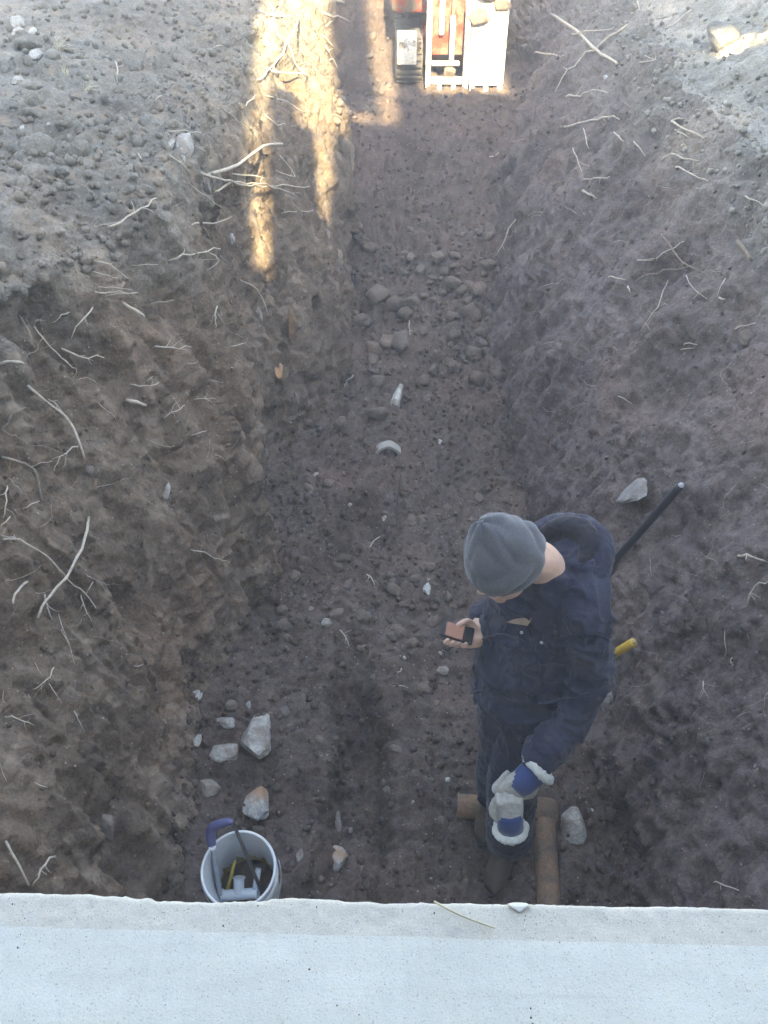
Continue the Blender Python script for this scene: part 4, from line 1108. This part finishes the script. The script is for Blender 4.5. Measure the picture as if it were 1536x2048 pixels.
eo = Vector((0.62, 9.3, EX.z))
def ebox(name, x0, x1, y0, y1, z0, z1, mat, bev=.012, parent=None):
    bm = bmesh.new(); add_box(bm, Vector(((x0 + x1) / 2, (y0 + y1) / 2, (z0 + z1) / 2 + EX.z)) - eo, (x1 - x0, y1 - y0, z1 - z0), None, min(bev, (x1 - x0) / 3, (y1 - y0) / 3, (z1 - z0) / 3))
    return bm_obj(name, bm, mat, parent or ex, sharp=35)
def track(x0, x1):
    R_ = .20; pts = []
    for i in range(13): a = R(90 + 180 * i / 12); pts.append((8.98 + R_ * math.cos(a), .20 + R_ * math.sin(a)))
    for i in range(13): a = R(270 + 180 * i / 12); pts.append((10.2 + R_ * math.cos(a), .20 + R_ * math.sin(a)))
    bm = bmesh.new()
    rings = [[Vector((x, y_, z_ + EX.z)) - eo for y_, z_ in pts] for x in (x0, x1)]
    add_rings(bm, rings, True)
    tr_ = bm_obj('track', bm, M['track'], ex, sharp=30)
    for i in range(13):
        a = R(90 + 180 * i / 12); c = Vector(((x0 + x1) / 2, 8.98 + (R_ + .008) * math.cos(a), .20 + (R_ + .008) * math.sin(a) + EX.z)) - eo
        bm = bmesh.new(); add_box(bm, c, (x1 - x0 - .02, .022, .028), Matrix.Rotation(a, 3, 'X'), .004)
        bm_obj('track_pad', bm, M['track'], tr_, smooth=False)
track(.11, .36); track(.80, 1.10)
ebox('undercarriage', .365, .795, 9.0, 10.1, .16, .42, M['red'])
# blade frame towards the lens: two uprights, cross bars, bolts, and a wide cream plate
ebox('upright', .385, .435, 8.70, 8.78, .04, 1.0, M['cream'])
ebox('upright', .735, .785, 8.68, 8.78, -.02, 1.0, M['cream'])
ebox('cross_bar', .438, .732, 8.71, 8.76, .055, .115, M['cream'])
ebox('cross_bar', .438, .70, 8.715, 8.755, .21, .25, M['cream'])
ebox('link_rod', .60, .645, 8.715, 8.75, .251, .62, M['cream'])
ebox('red_panel', .44, .73, 8.83, 8.86, .28, 1.1, M['red'])
ebox('hydraulic_cylinder', .50, .55, 8.78, 8.825, .45, 1.1, M['cream'], .02)
ebox('hydraulic_cylinder', .61, .65, 8.78, 8.825, .40, 1.1, M['red'], .018)
pl = ebox('blade_plate', .79, 1.115, 8.68, 8.74, .05, .92, M['cream'], .015)
for x in (.80, .93, 1.06): ebox('tooth', x, x + .045, 8.675, 8.735, -.01, .049, M['cream'], .008)
for x in (.39, .50, .63): ebox('tooth', x, x + .04, 8.70, 8.75, -.01, .054, M['cream'], .008)
ebox('side_plate', .12, .30, 8.72, 8.76, .22, .50, M['cream'], .01)
ebox('body', .05, 1.15, 9.15, 10.5, .55, 1.15, M['red'], .08)
ebox('engine_cover', .1, 1.1, 9.9, 10.55, 1.15, 1.55, M['red'], .1)
ebox('seat', .4, .8, 9.5, 9.85, 1.152, 1.5, M['rubber'], .05)
for x in (.1, 1.06):
    for y in (9.2, 10.4): ebox('canopy_post', x, x + .04, y, y + .04, 1.14, 2.45, M['rubber'])
ebox('canopy', .02, 1.18, 9.1, 10.5, 2.45, 2.52, M['red'], .03)
bm = bmesh.new(); add_tube(bm, [Vector((.6, 10.5, 1.9)) - eo, Vector((.6, 11.3, 3.4)) - eo, Vector((.6, 12.2, 3.7)) - eo, Vector((.6, 12.9, 2.3)) - eo], .09, 10); bm_obj('boom', bm, M['red'], ex)
bm = bmesh.new()
add_rings(bm, [[Vector((.4 + x, 12.8 + .25 * math.cos(a) , 2.15 + .2 * math.sin(a))) - eo for a in [R(30 + 200 * i / 10) for i in range(11)]] for x in (0, .4)], True); bm_obj('digging_bucket', bm, M['steel'], ex)
# earth spilling beside the machine
rock(1022, 38, 36, 50, 'clod', 'spilled earth lump right of the excavator', 1520, 'earth lump', 'earth_lump', angular=.2, smooth=True, flatk=.5, sink=.35, sub=4)
clods(26, (1000, 1060), (0, 110), .02, .06, 'small clod spilled beside the right track of the excavator', 'clods beside the excavator', False, 8)
clods(26, (735, 800), (20, 230), .02, .06, 'small clod on the sunlit strip left of the excavator', 'clods on the sunlit strip', False, 9)
clods(14, (665, 740), (185, 245), .02, .055, 'small clod on the sunlit ledge by the left wall corner', 'clods on the sunlit ledge', False, 10)
for x, y, z, r_, sd_ in ((.95, 8.70, .86, .16, 1), (.86, 8.68, .62, .10, 2), (1.04, 8.68, .70, .08, 3), (.6, 8.73, .16, .07, 4), (.24, 8.80, .32, .12, 5)):
    V2, F_ = rock_verts(3, 600 + sd_, .2, .35)
    o = bpy.data.objects.new('mud_clump', mesh_np('mud_clump', V2 * np.array([r_, r_ * .5, r_ * .8]), F_, M['clod'])); o.location = Vector((x, y, z + EX.z)) - eo; link(o, ex)

# ------------------------------------------------------------------ the person
def denim(name, col, fade, wear=0.5):
    t = NT(name)
    c = t.mix(t.ramp(t.noise(7, 5, 0.7), [(0.42, (0,) * 3), (0.68, (wear,) * 3)]), col, fade)
    c = t.mix(0.5, c, t.ramp(t.noise(260, 2, 0.7), [(0.3, (0.55,) * 3), (0.7, (1.45,) * 3)]), 'MULTIPLY')
    c = t.mix(t.ramp(t.noise(16, 4, 0.7), [(0.6, (0,) * 3), (0.72, (0.35,) * 3)]), c, (0.16, 0.14, 0.12))
    t.bump(t.math('ADD', t.noise(30, 4, 0.6), t.math('MULTIPLY', t.noise(400, 2), 0.25)), 0.5, 0.008)
    m = t.fin(c, 0.92, 0.15)
    t.b.inputs['Sheen Weight'].default_value = 0.15
    return m
M['jacket'] = denim('navy_canvas', (0.020, 0.022, 0.042), (0.062, 0.066, 0.096), 0.6)
M['trousers'] = denim('dark_navy_work_cloth', (0.02, 0.021, 0.04), (0.05, 0.052, 0.074))
M['lining'] = denim('black_fleece', (0.012, 0.012, 0.018), (0.03, 0.03, 0.042))
M['shirt'] = flat('tan_shirt', (0.3, 0.235, 0.18), 0.9, 0.2)
def knit(name, col):
    t = NT(name)
    c = t.mix(0.6, col, t.ramp(t.noise(240, 3, 0.7), [(0.3, (0.5,) * 3), (0.7, (1.5,) * 3)]), 'MULTIPLY')
    c = t.mix(0.3, c, t.ramp(t.noise(9, 3, 0.6), [(0.3, (0.7,) * 3), (0.7, (1.3,) * 3)]), 'MULTIPLY')
    t.bump(t.noise(500, 2, 0.6), 0.4, 0.002)
    m = t.fin(c, 0.95, 0.1); t.b.inputs['Sheen Weight'].default_value = 0.3; return m
M['beanie'] = knit('grey_knit', (0.108, 0.113, 0.128))
M['fleece'] = knit('cream_fleece', (0.46, 0.47, 0.43))
M['glove_blue'] = knit('blue_glove_cloth', (0.03, 0.05, 0.15))
M['leather'] = flat('pale_leather', (0.34, 0.335, 0.305), 0.8, 0.25, 0, 0.35, 40, 0.4, 90)
def skin_mat():
    t = NT('skin')
    c = t.mix(t.ramp(t.noise(25, 4), [(0.35, (0,) * 3), (0.7, (1,) * 3)]), (0.56, 0.37, 0.28), (0.66, 0.47, 0.38))
    t.bump(t.noise(300, 2), 0.15, 0.001)
    m = t.fin(c, 0.55, 0.35)
    t.b.inputs['Subsurface Weight'].default_value = 0.12
    t.b.inputs['Subsurface Radius'].default_value = (0.01, 0.004, 0.002)
    return m
M['skin'] = skin_mat()
M['boot'] = flat('dark_brown_boot_leather', (0.05, 0.038, 0.03), 0.7, 0.3, 0, 0.4, 30)

def add_ball(bm, c, r, rot=None, seg=16):
    res = bmesh.ops.create_uvsphere(bm, u_segments=seg, v_segments=seg // 2 + 2, radius=1.0)
    r = r if hasattr(r, '__len__') else (r, r, r)
    for v in res['verts']:
        q_ = Vector((v.co.x * r[0], v.co.y * r[1], v.co.z * r[2]))
        if rot is not None: q_ = rot @ q_
        v.co = q_ + Vector(c)
def add_limb(bm, pts, rad, n=16):
    """tapered limb with round ends"""
    sp = smooth_path(pts, 5); m = len(sp)
    rr = [float(np.interp(i / (m - 1) * (len(pts) - 1), range(len(pts)), rad)) for i in range(m)]
    add_tube(bm, sp, rr, n); add_ball(bm, sp[0], rr[0]); add_ball(bm, sp[-1], rr[-1])
def add_loft(bm, secs, n=28):
    """secs: (centre, u, v, ru, rv)"""
    add_rings(bm, [ring_pts(Vector(c), Vector(u).normalized(), Vector(v).normalized(), ru, rv, n) for c, u, v, ru, rv in secs], True)
def fuse(name, bm, voxel, smooth, mat, parent=None, fold=None):
    """fuse the overlapping shapes into one continuous skin"""
    bmesh.ops.recalc_face_normals(bm, faces=bm.faces)
    m = bpy.data.meshes.new('tmp'); bm.to_mesh(m); bm.free()
    o = bpy.data.objects.new('tmp', m); COL.objects.link(o)
    md = o.modifiers.new('r', 'REMESH'); md.mode = 'VOXEL'; md.voxel_size = voxel; md.adaptivity = 0
    sm = o.modifiers.new('s', 'SMOOTH'); sm.factor = 0.5; sm.iterations = smooth
    dg = bpy.context.evaluated_depsgraph_get()
    me = bpy.data.meshes.new_from_object(o.evaluated_get(dg)); me.name = name
    bpy.data.objects.remove(o)
    k = len(me.vertices)
    co = np.empty(k * 3, dtype=np.float32); me.vertices.foreach_get('co', co); co = co.reshape(-1, 3)
    if fold is not None:
        no = np.empty(k * 3, dtype=np.float32); me.vertices.foreach_get('normal', no); no = no.reshape(-1, 3)
        co = co + no * fold(co.astype(np.float64))[:, None].astype(np.float32)
        me.vertices.foreach_set('co', co.ravel()); me.update()
    me.polygons.foreach_set('use_smooth', np.ones(len(me.polygons), dtype=bool))
    me.materials.clear(); me.materials.append(mat)
    o = bpy.data.objects.new(name, me)
    return link(o, parent)

FD = Vector((-.76, -.65, 0)).normalized()            # where he faces
RV = Vector((FD.y, -FD.x, 0))                        # his right
UP = Vector((0, 0, 1))
NECK = Vector((.535, 1.955, 1.43))
LSH = Vector((.620, 1.80, 1.365)); RSH = Vector((.425, 2.08, 1.36))
LEL = Vector((.652, 1.735, 1.06)); LWR = at_z(1070, 1530, .86)
LHD = at_z(1022, 1588, .79)
PH_C = at_z(914, 1264, 1.14)                         # phone centre
REL = Vector((.47, 2.10, 1.08)); RWR = at_z(962, 1232, 1.10)
HIP = Vector((.512, 1.93, .88))
FL = Vector((.500, 1.77, 0)); FR = Vector((.475, 1.97, 0)); BD = Vector((-.45, -.89, 0)).normalized()
for f_ in (FL, FR): f_.z = ground_z(f_.x, f_.y) + .005
KL = FL + Vector((-.005, .04, .48)); KR = FR + Vector((-.005, -.01, .48))
HEAD = at_z(1014, 1126, 1.565)
HA = Vector((-.52, -.17, .83)).normalized()           # crown direction of the bowed head
HF = (Vector((-.80, -.35, 0)) * .55 + Vector((0, 0, -.75))); HF = (HF - HA * HF.dot(HA)).normalized()   # where the face looks
HS = HA.cross(HF)
HM = Matrix((HS, HF, HA)).transposed()               # local x side, y face, z crown
PIV = Vector((FL.x * .5 + FR.x * .5, FL.y * .5 + FR.y * .5, FL.z))

# phone frame: a away from him, n screen normal, s towards the lens
PA = Vector((-.90, .10, .30)).normalized()
PN = Vector((.30, -.42, .86)); PN = (PN - PA * PN.dot(PA)).normalized()
PS = PA.cross(PN); 
if PS.y > 0: PS = -PS
def ph(a, s_, n_): return PH_C + PA * a + PS * s_ + PN * n_

def person():
    bm = bmesh.new()
    # head
    add_ball(bm, HEAD + HM @ Vector((0, -.008, .018)), (.078, .098, .098), HM, 24)
    add_ball(bm, HEAD + HM @ Vector((0, .035, -.055)), (.058, .062, .068), HM, 20)        # jaw
    add_ball(bm, HEAD + HM @ Vector((0, .082, -.098)), (.028, .022, .022), HM)            # chin
    add_tube(bm, [HEAD + HM @ Vector((0, .088, .01)), HEAD + HM @ Vector((0, .112, -.03)), HEAD + HM @ Vector((0, .098, -.042))], [.010, .016, .012], 10)   # nose
    add_tube(bm, [HEAD + HM @ Vector((-.024, .094, -.068)), HEAD + HM @ Vector((0, .1, -.066)), HEAD + HM @ Vector((.024, .094, -.068))], .009, 10)       # lips
    for s_ in (-1, 1):
        add_ball(bm, HEAD + HM @ Vector((s_ * .076, -.01, -.015)), (.007, .022, .034), HM)  # ears
        add_tube(bm, [HEAD + HM @ Vector((s_ * .012, .09, .024)), HEAD + HM @ Vector((s_ * .055, .078, .026))], .011, 10)   # brow
    add_limb(bm, [NECK + Vector((0, 0, -.05)), NECK.lerp(HEAD, .45) + Vector((.015, .012, .01)), HEAD + HM @ Vector((0, -.03, -.03))], [.070, .064, .062], 20)
    # trunk and limbs under the clothes
    add_loft(bm, [(HIP, RV, FD, .15, .10), (HIP.lerp(NECK, .4), RV, FD, .14, .10), (HIP.lerp(NECK, .75), RV, FD, .165, .11), (NECK + Vector((0, 0, -.06)), RV, FD, .12, .08), (NECK, RV, FD, .07, .06)])
    add_limb(bm, [LSH, LEL, LWR.lerp(LHD, .1)], [.055, .043, .030]); add_limb(bm, [RSH, REL, RWR], [.055, .043, .029])
    for h_, k_, f_ in ((HIP - RV * .08, KL, FL), (HIP + RV * .08, KR, FR)):
        add_limb(bm, [h_, k_, f_ + Vector((0, 0, .08))], [.085, .058, .042])
        add_limb(bm, [f_ + Vector((0, 0, .06)), f_ + BD * .14 + Vector((0, 0, .04))], [.04, .03])
    # right hand, palm up under the phone
    add_limb(bm, [RWR, ph(-.085, -.012, -.026), ph(-.055, -.008, -.024)], [.028, .027, .024])
    add_loft(bm, [(ph(-.098, -.008, -.024), PS, PN, .026, .014), (ph(-.06, -.004, -.024), PS, PN, .040, .0145), (ph(-.015, 0, -.024), PS, PN, .041, .012), (ph(.0, 0, -.023), PS, PN, .036, .009)], 20)
    for i, (a0, a1, ln) in enumerate(((-.004, .030, 1.0), (-.018, .010, 1.06), (-.034, -.012, 1.0), (-.052, -.034, .85))):
        add_limb(bm, [ph(a0, .004, -.023), ph(a0 * .4 + a1 * .6, .030 * ln, -.024), ph(a1, .043 * ln + .001, -.010), ph(a1 - .002, .040 * ln, .010)], [.0098, .0090, .0085, .0072], 10)
    add_limb(bm, [ph(-.075, -.028, -.020), ph(-.045, -.046, -.004), ph(-.018, -.040, .016), ph(.006, -.018, .0175)], [.016, .0125, .0105, .0085], 12)
    # gloved left hand core
    add_limb(bm, [LWR, LWR.lerp(LHD, .5)], [.026, .020])
    return fuse('person', bm, .0042, 4, M['skin'])
pers = person()
tag(pers, 'person in navy work jacket and grey knitted cap looking at a phone', 'person')
for s_ in (-1, 1):
    bm = bmesh.new(); add_ball(bm, HEAD + HM @ Vector((s_ * .033, .080, .008)), .0125)
    bm_obj('eye', bm, M['pvc'], pers)

def folds(a, f, seed, stretch=(1, 1, 1)):
    st_ = np.array(stretch)
    def fn(C):
        Cw = C + 0.03 * np.stack([vnoise(C * 9, seed + 7), vnoise(C * 9, seed + 8), vnoise(C * 9, seed + 9)], -1)
        r = vnoise(Cw * f * 0.8 * st_, seed); r3 = vnoise(Cw * f * 4.5, seed + 2)
        def cr(k, sd, s2): return (1 - np.abs(vnoise(Cw * f * k * np.array(s2) + 9, sd))) ** 5
        return a * (0.55 * r + 0.12 * r3 + 0.75 * cr(1.0, seed + 3, (1, 1, 2.2)) + 0.5 * cr(1.9, seed + 4, (1.6, .8, 1.5)) + 0.3 * cr(3.2, seed + 5, (1, 1, 1.3)) - 0.35)
    return fn
# trousers
bm = bmesh.new()
add_loft(bm, [(HIP + Vector((0, 0, -.10)), RV, FD, .165, .125), (HIP + Vector((0, 0, .05)), RV, FD, .18, .135), (HIP + Vector((0, 0, .16)), RV, FD, .175, .13)])
for h_, k_, f_ in ((HIP - RV * .085 + Vector((0, 0, -.05)), KL, FL), (HIP + RV * .085 + Vector((0, 0, -.05)), KR, FR)):
    add_limb(bm, [h_, k_ + FD * .015, f_ + Vector((0, 0, .10))], [.110, .094, .092])
fuse('trousers', bm, .007, 5, M['trousers'], pers, folds(.010, 9, 60, (1, 1, .8)))
for f_ in (FL, FR):
    bm = bmesh.new()
    add_limb(bm, [f_ + Vector((0, 0, .15)), f_ + Vector((0, 0, .06))], [.056, .056])
    add_loft(bm, [(f_ - BD * .06 + UP * .035, RV, UP, .03, .03), (f_ - BD * .03 + UP * .04, RV, UP, .045, .045), (f_ + BD * .08 + UP * .042, RV, UP, .05, .042), (f_ + BD * .16 + UP * .035, RV, UP, .05, .034), (f_ + BD * .205 + UP * .03, RV, UP, .03, .02)])
    b_ = fuse('boot', bm, .006, 3, M['boot'], pers)
    bm = bmesh.new(); add_loft(bm, [(f_ + BD * .07 + UP * z_, RV, BD, .052, .145) for z_ in (-.004, .012)]); bm_obj('sole', bm, M['rubber'], b_)
# jacket
BK_ = -FD
bm = bmesh.new()
SH = (LSH + RSH) / 2
add_loft(bm, [(HIP + Vector((.0, -.01, -.06)), RV, FD, .222, .172), (HIP + Vector((0, 0, .10)), RV, FD, .208, .165), (HIP.lerp(NECK, .45) + FD * .012, RV, FD, .198, .158),
              (HIP.lerp(NECK, .72) + FD * .02, RV, FD, .200, .150), (SH + Vector((0, 0, -.02)), RV, FD, .195, .138), (NECK + Vector((0, 0, -.01)), RV, FD, .125, .105), (NECK + Vector((0, 0, .035)), RV, FD, .095, .09)], 32)
add_limb(bm, [NECK + BK_ * .10 + Vector((0, 0, .0)), NECK.lerp(LSH, .5) + BK_ * .06 + Vector((0, 0, .012)), LSH + Vector((0, 0, -.005))], [.085, .082, .080]); add_ball(bm, LSH + Vector((0, 0, -.01)), .082); add_ball(bm, RSH + Vector((0, 0, -.01)), .09)
add_limb(bm, [LSH + Vector((.0, 0, -.02)), LEL, LWR.lerp(LEL, .10)], [.076, .064, .050])
add_limb(bm, [RSH, REL, RWR.lerp(REL, .14)], [.086, .072, .050])
jk = fuse('jacket', bm, .006, 6, M['jacket'], pers, folds(.020, 7, 70, (1, 1, 1.6)))
# neck hole is filled by the collar and hood rolled behind the neck
def arc_tube(name, cen, u, v, ru, rv, a0, a1, r0, r1, mat, parent, n=28, lift=lambda t: 0):
    bm = bmesh.new(); pts, rad = [], []
    for i in range(n + 1):
        t = i / n; a = R(a0 + (a1 - a0) * t)
        pts.append(cen + u * (ru * math.cos(a)) + v * (rv * math.sin(a)) + UP * lift(t)); rad.append(r0 + (r1 - r0) * math.sin(math.pi * t))
    sp = [Vector(p) for p in pts]; add_tube(bm, sp, rad, 16); add_ball(bm, sp[0], rad[0]); add_ball(bm, sp[-1], rad[-1])
    return fuse(name, bm, .006, 5, mat, parent, folds(.006, 14, 80))
BK_ = -FD
hood = arc_tube('hood', NECK + BK_ * .035 + Vector((0, 0, .02)), RV, BK_, .108, .112, -30, 210, .044, .056, M['jacket'], pers, lift=lambda t: -.05 + .085 * math.sin(math.pi * t) ** .7)
arc_tube('hood_lining', NECK + BK_ * .030 + Vector((0, 0, .055)), RV, BK_, .078, .082, 5, 175, .028, .044, M['lining'], hood, lift=lambda t: .035 * math.sin(math.pi * t))
arc_tube('collar', NECK + Vector((0, 0, .01)), RV, FD, .098, .098, -15, 195, .024, .022, M['jacket'], jk, lift=lambda t: -.055 * math.sin(math.pi * t))
# placket, pocket flaps and buttons laid on the jacket front
JB = BVHTree.FromObject(jk, bpy.context.evaluated_depsgraph_get())
def on_jacket(px, py, off=.004):
    dd = pix_dir(px, py).normalized(); p, n_, i, t = JB.ray_cast(Vector((0, 0, CAM_H)), dd)
    return (p - dd * off) if p else None
def seam(name, pts, r, mat):
    sp = smooth_path([Vector((a, b, 0)) for a, b in pts], 7); bm = bmesh.new()
    add_tube(bm, [q_ for q_ in (on_jacket(p.x, p.y, .001) for p in sp) if q_], r, 6); return bm_obj(name, bm, mat, jk)
seam('placket_edge', [(1052, 1245), (1068, 1290), (1078, 1340), (1082, 1392)], .0045, M['jacket'])
seam('pocket_edge', [(962, 1280), (985, 1272), (1010, 1270), (1050, 1282)], .004, M['jacket'])
seam('pocket_edge', [(1120, 1278), (1160, 1268), (1195, 1270), (1218, 1280)], .004, M['jacket'])
seam('hem', [(940, 1385), (985, 1382), (1030, 1400), (1080, 1408), (1130, 1398), (1180, 1388)], .006, M['jacket'])
# tan shirt in the open neck, and the collar points either side
def patch(name, poly, mat, thick):
    top_ = [on_jacket(a, b, thick) for a, b in poly]; low_ = [on_jacket(a, b, -.004) for a, b in poly]
    if None in top_ or None in low_: return
    bm = bmesh.new(); add_rings(bm, [low_, top_], True); return bm_obj(name, bm, mat, jk, sharp=40)
patch('shirt', [(1012, 1244), (1026, 1239), (1040, 1236), (1064, 1236), (1061, 1243), (1055, 1252), (1038, 1249), (1024, 1247)], M['shirt'], .006)
patch('collar_point', [(1062, 1226), (1088, 1212), (1112, 1218), (1110, 1240), (1092, 1262), (1074, 1262), (1064, 1246)], M['jacket'], .012)
patch('collar_point', [(988, 1226), (1006, 1232), (1014, 1246), (1010, 1262), (992, 1262), (980, 1246)], M['jacket'], .010)
for px, py in ((1043, 1265), (1083, 1285)):
    c = on_jacket(px, py, .002); bm = bmesh.new(); add_ball(bm, c, .0055); bm_obj('button', bm, M['steel'], jk)
# knitted cap: a sock over the skull, drawn to a soft peak
bm = bmesh.new()
BV, BF = ico(5); BV = BV.copy()
prof = BV.copy()
loc = np.empty_like(BV)
for i, (x, y, z) in enumerate(BV):
    k = 1.0
    if z > 0: 
        pk = z ** 2.2 * 0.30
        loc[i] = (x * .101 * (1 - .24 * z * z), y * .121 * (1 - .22 * z * z) - pk * .05, z * .122 + pk * .24)
    else:
        loc[i] = (x * .101, y * .121, z * .105)
keep = BV[:, 2] > -0.74 - 0.16 * BV[:, 1]
ang = np.arctan2(BV[:, 1], BV[:, 0])
puck = sstep(0.45, 1.0, BV[:, 2]) * 0.007 * np.cos(5 * ang + 1.2)
crs = 0.009 * (1 - np.abs(vnoise(loc * np.array([17, 17, 9]) + 3, 92))) ** 6
loc += (0.005 * vnoise(loc * 24, 90) + .010 * vnoise(loc * np.array([11, 11, 5]), 91) + puck - crs)[:, None] * BV
Fk = BF[np.all(keep[BF], axis=1)]
HMn = np.array(HM)
Wc = loc @ HMn.T + np.array(HEAD + HM @ Vector((0, -.006, .024)))
used_ = np.unique(Fk); rm = -np.ones(len(Wc), dtype=int); rm[used_] = np.arange(len(used_))
o = bpy.data.objects.new('beanie', mesh_np('beanie', Wc[used_], rm[Fk], M['beanie'])); link(o, pers)
md = o.modifiers.new('thick', 'SOLIDIFY'); md.thickness = .006; md.offset = 0
# gloves
def glove(name, wrist, dirv, back, parent, label=None, cat=None, fingers=True, scale=1.0, flip=1):
    dirv = dirv.normalized(); back = (back - dirv * back.dot(dirv)).normalized(); side = dirv.cross(back) * flip
    def L(d_, s_, b_): return wrist + (dirv * d_ + side * s_ + back * b_) * scale
    bm = bmesh.new()
    add_loft(bm, [(L(0, 0, 0), side, back, .042 * scale, .034 * scale), (L(.04, 0, 0), side, back, .046 * scale, .032 * scale), (L(.08, 0, -.004), side, back, .050 * scale, .026 * scale), (L(.105, 0, -.01), side, back, .046 * scale, .020 * scale)], 20)
    for i, s0 in enumerate((-.034, -.011, .012, .034)):
        k = (.95, 1.05, 1.0, .82)[i]
        add_limb(bm, [L(.095, s0, -.006), L(.095 + .036 * k, s0 * 1.02, -.016), L(.092 + .040 * k, s0, -.046), L(.072, s0 * .95, -.056)], [.0155 * scale, .015 * scale, .014 * scale, .0125 * scale], 12)
    add_limb(bm, [L(.03, -.040, -.012), L(.062, -.058, -.026), L(.092, -.046, -.048)], [.019 * scale, .016 * scale, .0135 * scale], 12)
    g = fuse(name, bm, .004, 3, M['leather'], parent, folds(.0025, 28, 95))
    if label: tag(g, label, cat)
    # blue cloth back, a shell a few millimetres proud
    bm = bmesh.new(); rings = []
    for d_, w_, t_ in ((-.012, .047, .039), (.02, .0475, .0375), (.05, .0465, .034), (.078, .040, .0285)):
        rr = []
        for i in range(17): a = R(-12 + 204 * i / 16); rr.append(L(d_, math.cos(a) * w_, math.sin(a) * t_))
        for i in range(16, -1, -1): a = R(-12 + 204 * i / 16); rr.append(L(d_, math.cos(a) * (w_ - .006), math.sin(a) * (t_ - .006)))
        rings.append(rr)
    add_rings(bm, rings, True); bm_obj('glove_back', bm, M['glove_blue'], g)
    # fleece cuff
    bm = bmesh.new()
    cpnt = [L(-.022, math.cos(a) * .052, math.sin(a) * .045) for a in [2 * math.pi * i / 30 for i in range(31)]]
    add_tube(bm, cpnt, .0165 * scale, 10, False); fz_ = fuse('cuff', bm, .005, 2, M['fleece'], g, lambda C: .003 * vnoise(C * 110, 97) + .002 * vnoise(C * 220, 98))
    return g
WR = at_z(1066, 1545, .85)
glove('glove', WR, (LHD - WR), Vector((.35, -.55, .75)), pers)
# the other glove hangs from the gloved fist, opening down
w2 = at_z(1021, 1652, .665); h2 = at_z(1020, 1612, .775)
glove('work_glove', w2, (h2 - w2), Vector((.0, -.9, .35)), None, 'empty blue glove with cream fleece cuff held in the gloved fist', 'glove', scale=.92)
# phone
M['screen'] = None
t = NT('phone_screen'); t.fin((0.03, 0.025, 0.025), 0.2, 0.5); t.b.inputs['Emission Color'].default_value = (0.75, 0.42, 0.36, 1); t.b.inputs['Emission Strength'].default_value = 0.035; M['screen'] = t.m
phn = bpy.data.objects.new('phone', None); phn.location = PH_C; link(phn); tag(phn, 'black phone with pinkish lit screen held in the bare hand', 'phone')
rotP = Matrix((PA, PS, PA.cross(PS))).transposed()
bm = bmesh.new(); add_box(bm, (0, 0, 0), (.118, .060, .011), rotP, .0045, 3); bm_obj('phone_body', bm, M['rubber'], phn, sharp=50)
sg = 1 if PA.cross(PS).dot(PN) > 0 else -1
bm = bmesh.new(); add_box(bm, PN * .0062 + PA * .010, (.062, .048, .0012), rotP); bm_obj('screen', bm, M['screen'], phn, smooth=False)
bm = bmesh.new(); add_box(bm, PN * .0062 - PA * .038, (.020, .046, .0014), rotP, .0004); bm_obj('keypad', bm, M['black_bar'], phn, smooth=False)

# ------------------------------------------------------------------ haze added in place of the window-glass veil
M['veil_haze'] = bpy.data.materials.new('glass_veil_haze'); M['veil_haze'].use_nodes = True
ht = M['veil_haze'].node_tree; ht.nodes.clear()
ho = ht.nodes.new('ShaderNodeOutputMaterial'); hv = ht.nodes.new('ShaderNodeVolumePrincipled')
hv.inputs['Color'].default_value = (0.9, 0.9, 0.92, 1); hv.inputs['Density'].default_value = 0.0165; hv.inputs['Anisotropy'].default_value = 0.2
ht.links.new(hv.outputs[0], ho.inputs['Volume'])
bm = bmesh.new(); add_box(bm, (0, 0, 7.5), (166, 166, 18.4))
hz_ = bm_obj('veil_haze', bm, M['veil_haze'], smooth=False); tag(hz_, 'thin haze over the whole trench, added for the veil of the window glass', None, None, 'stuff')
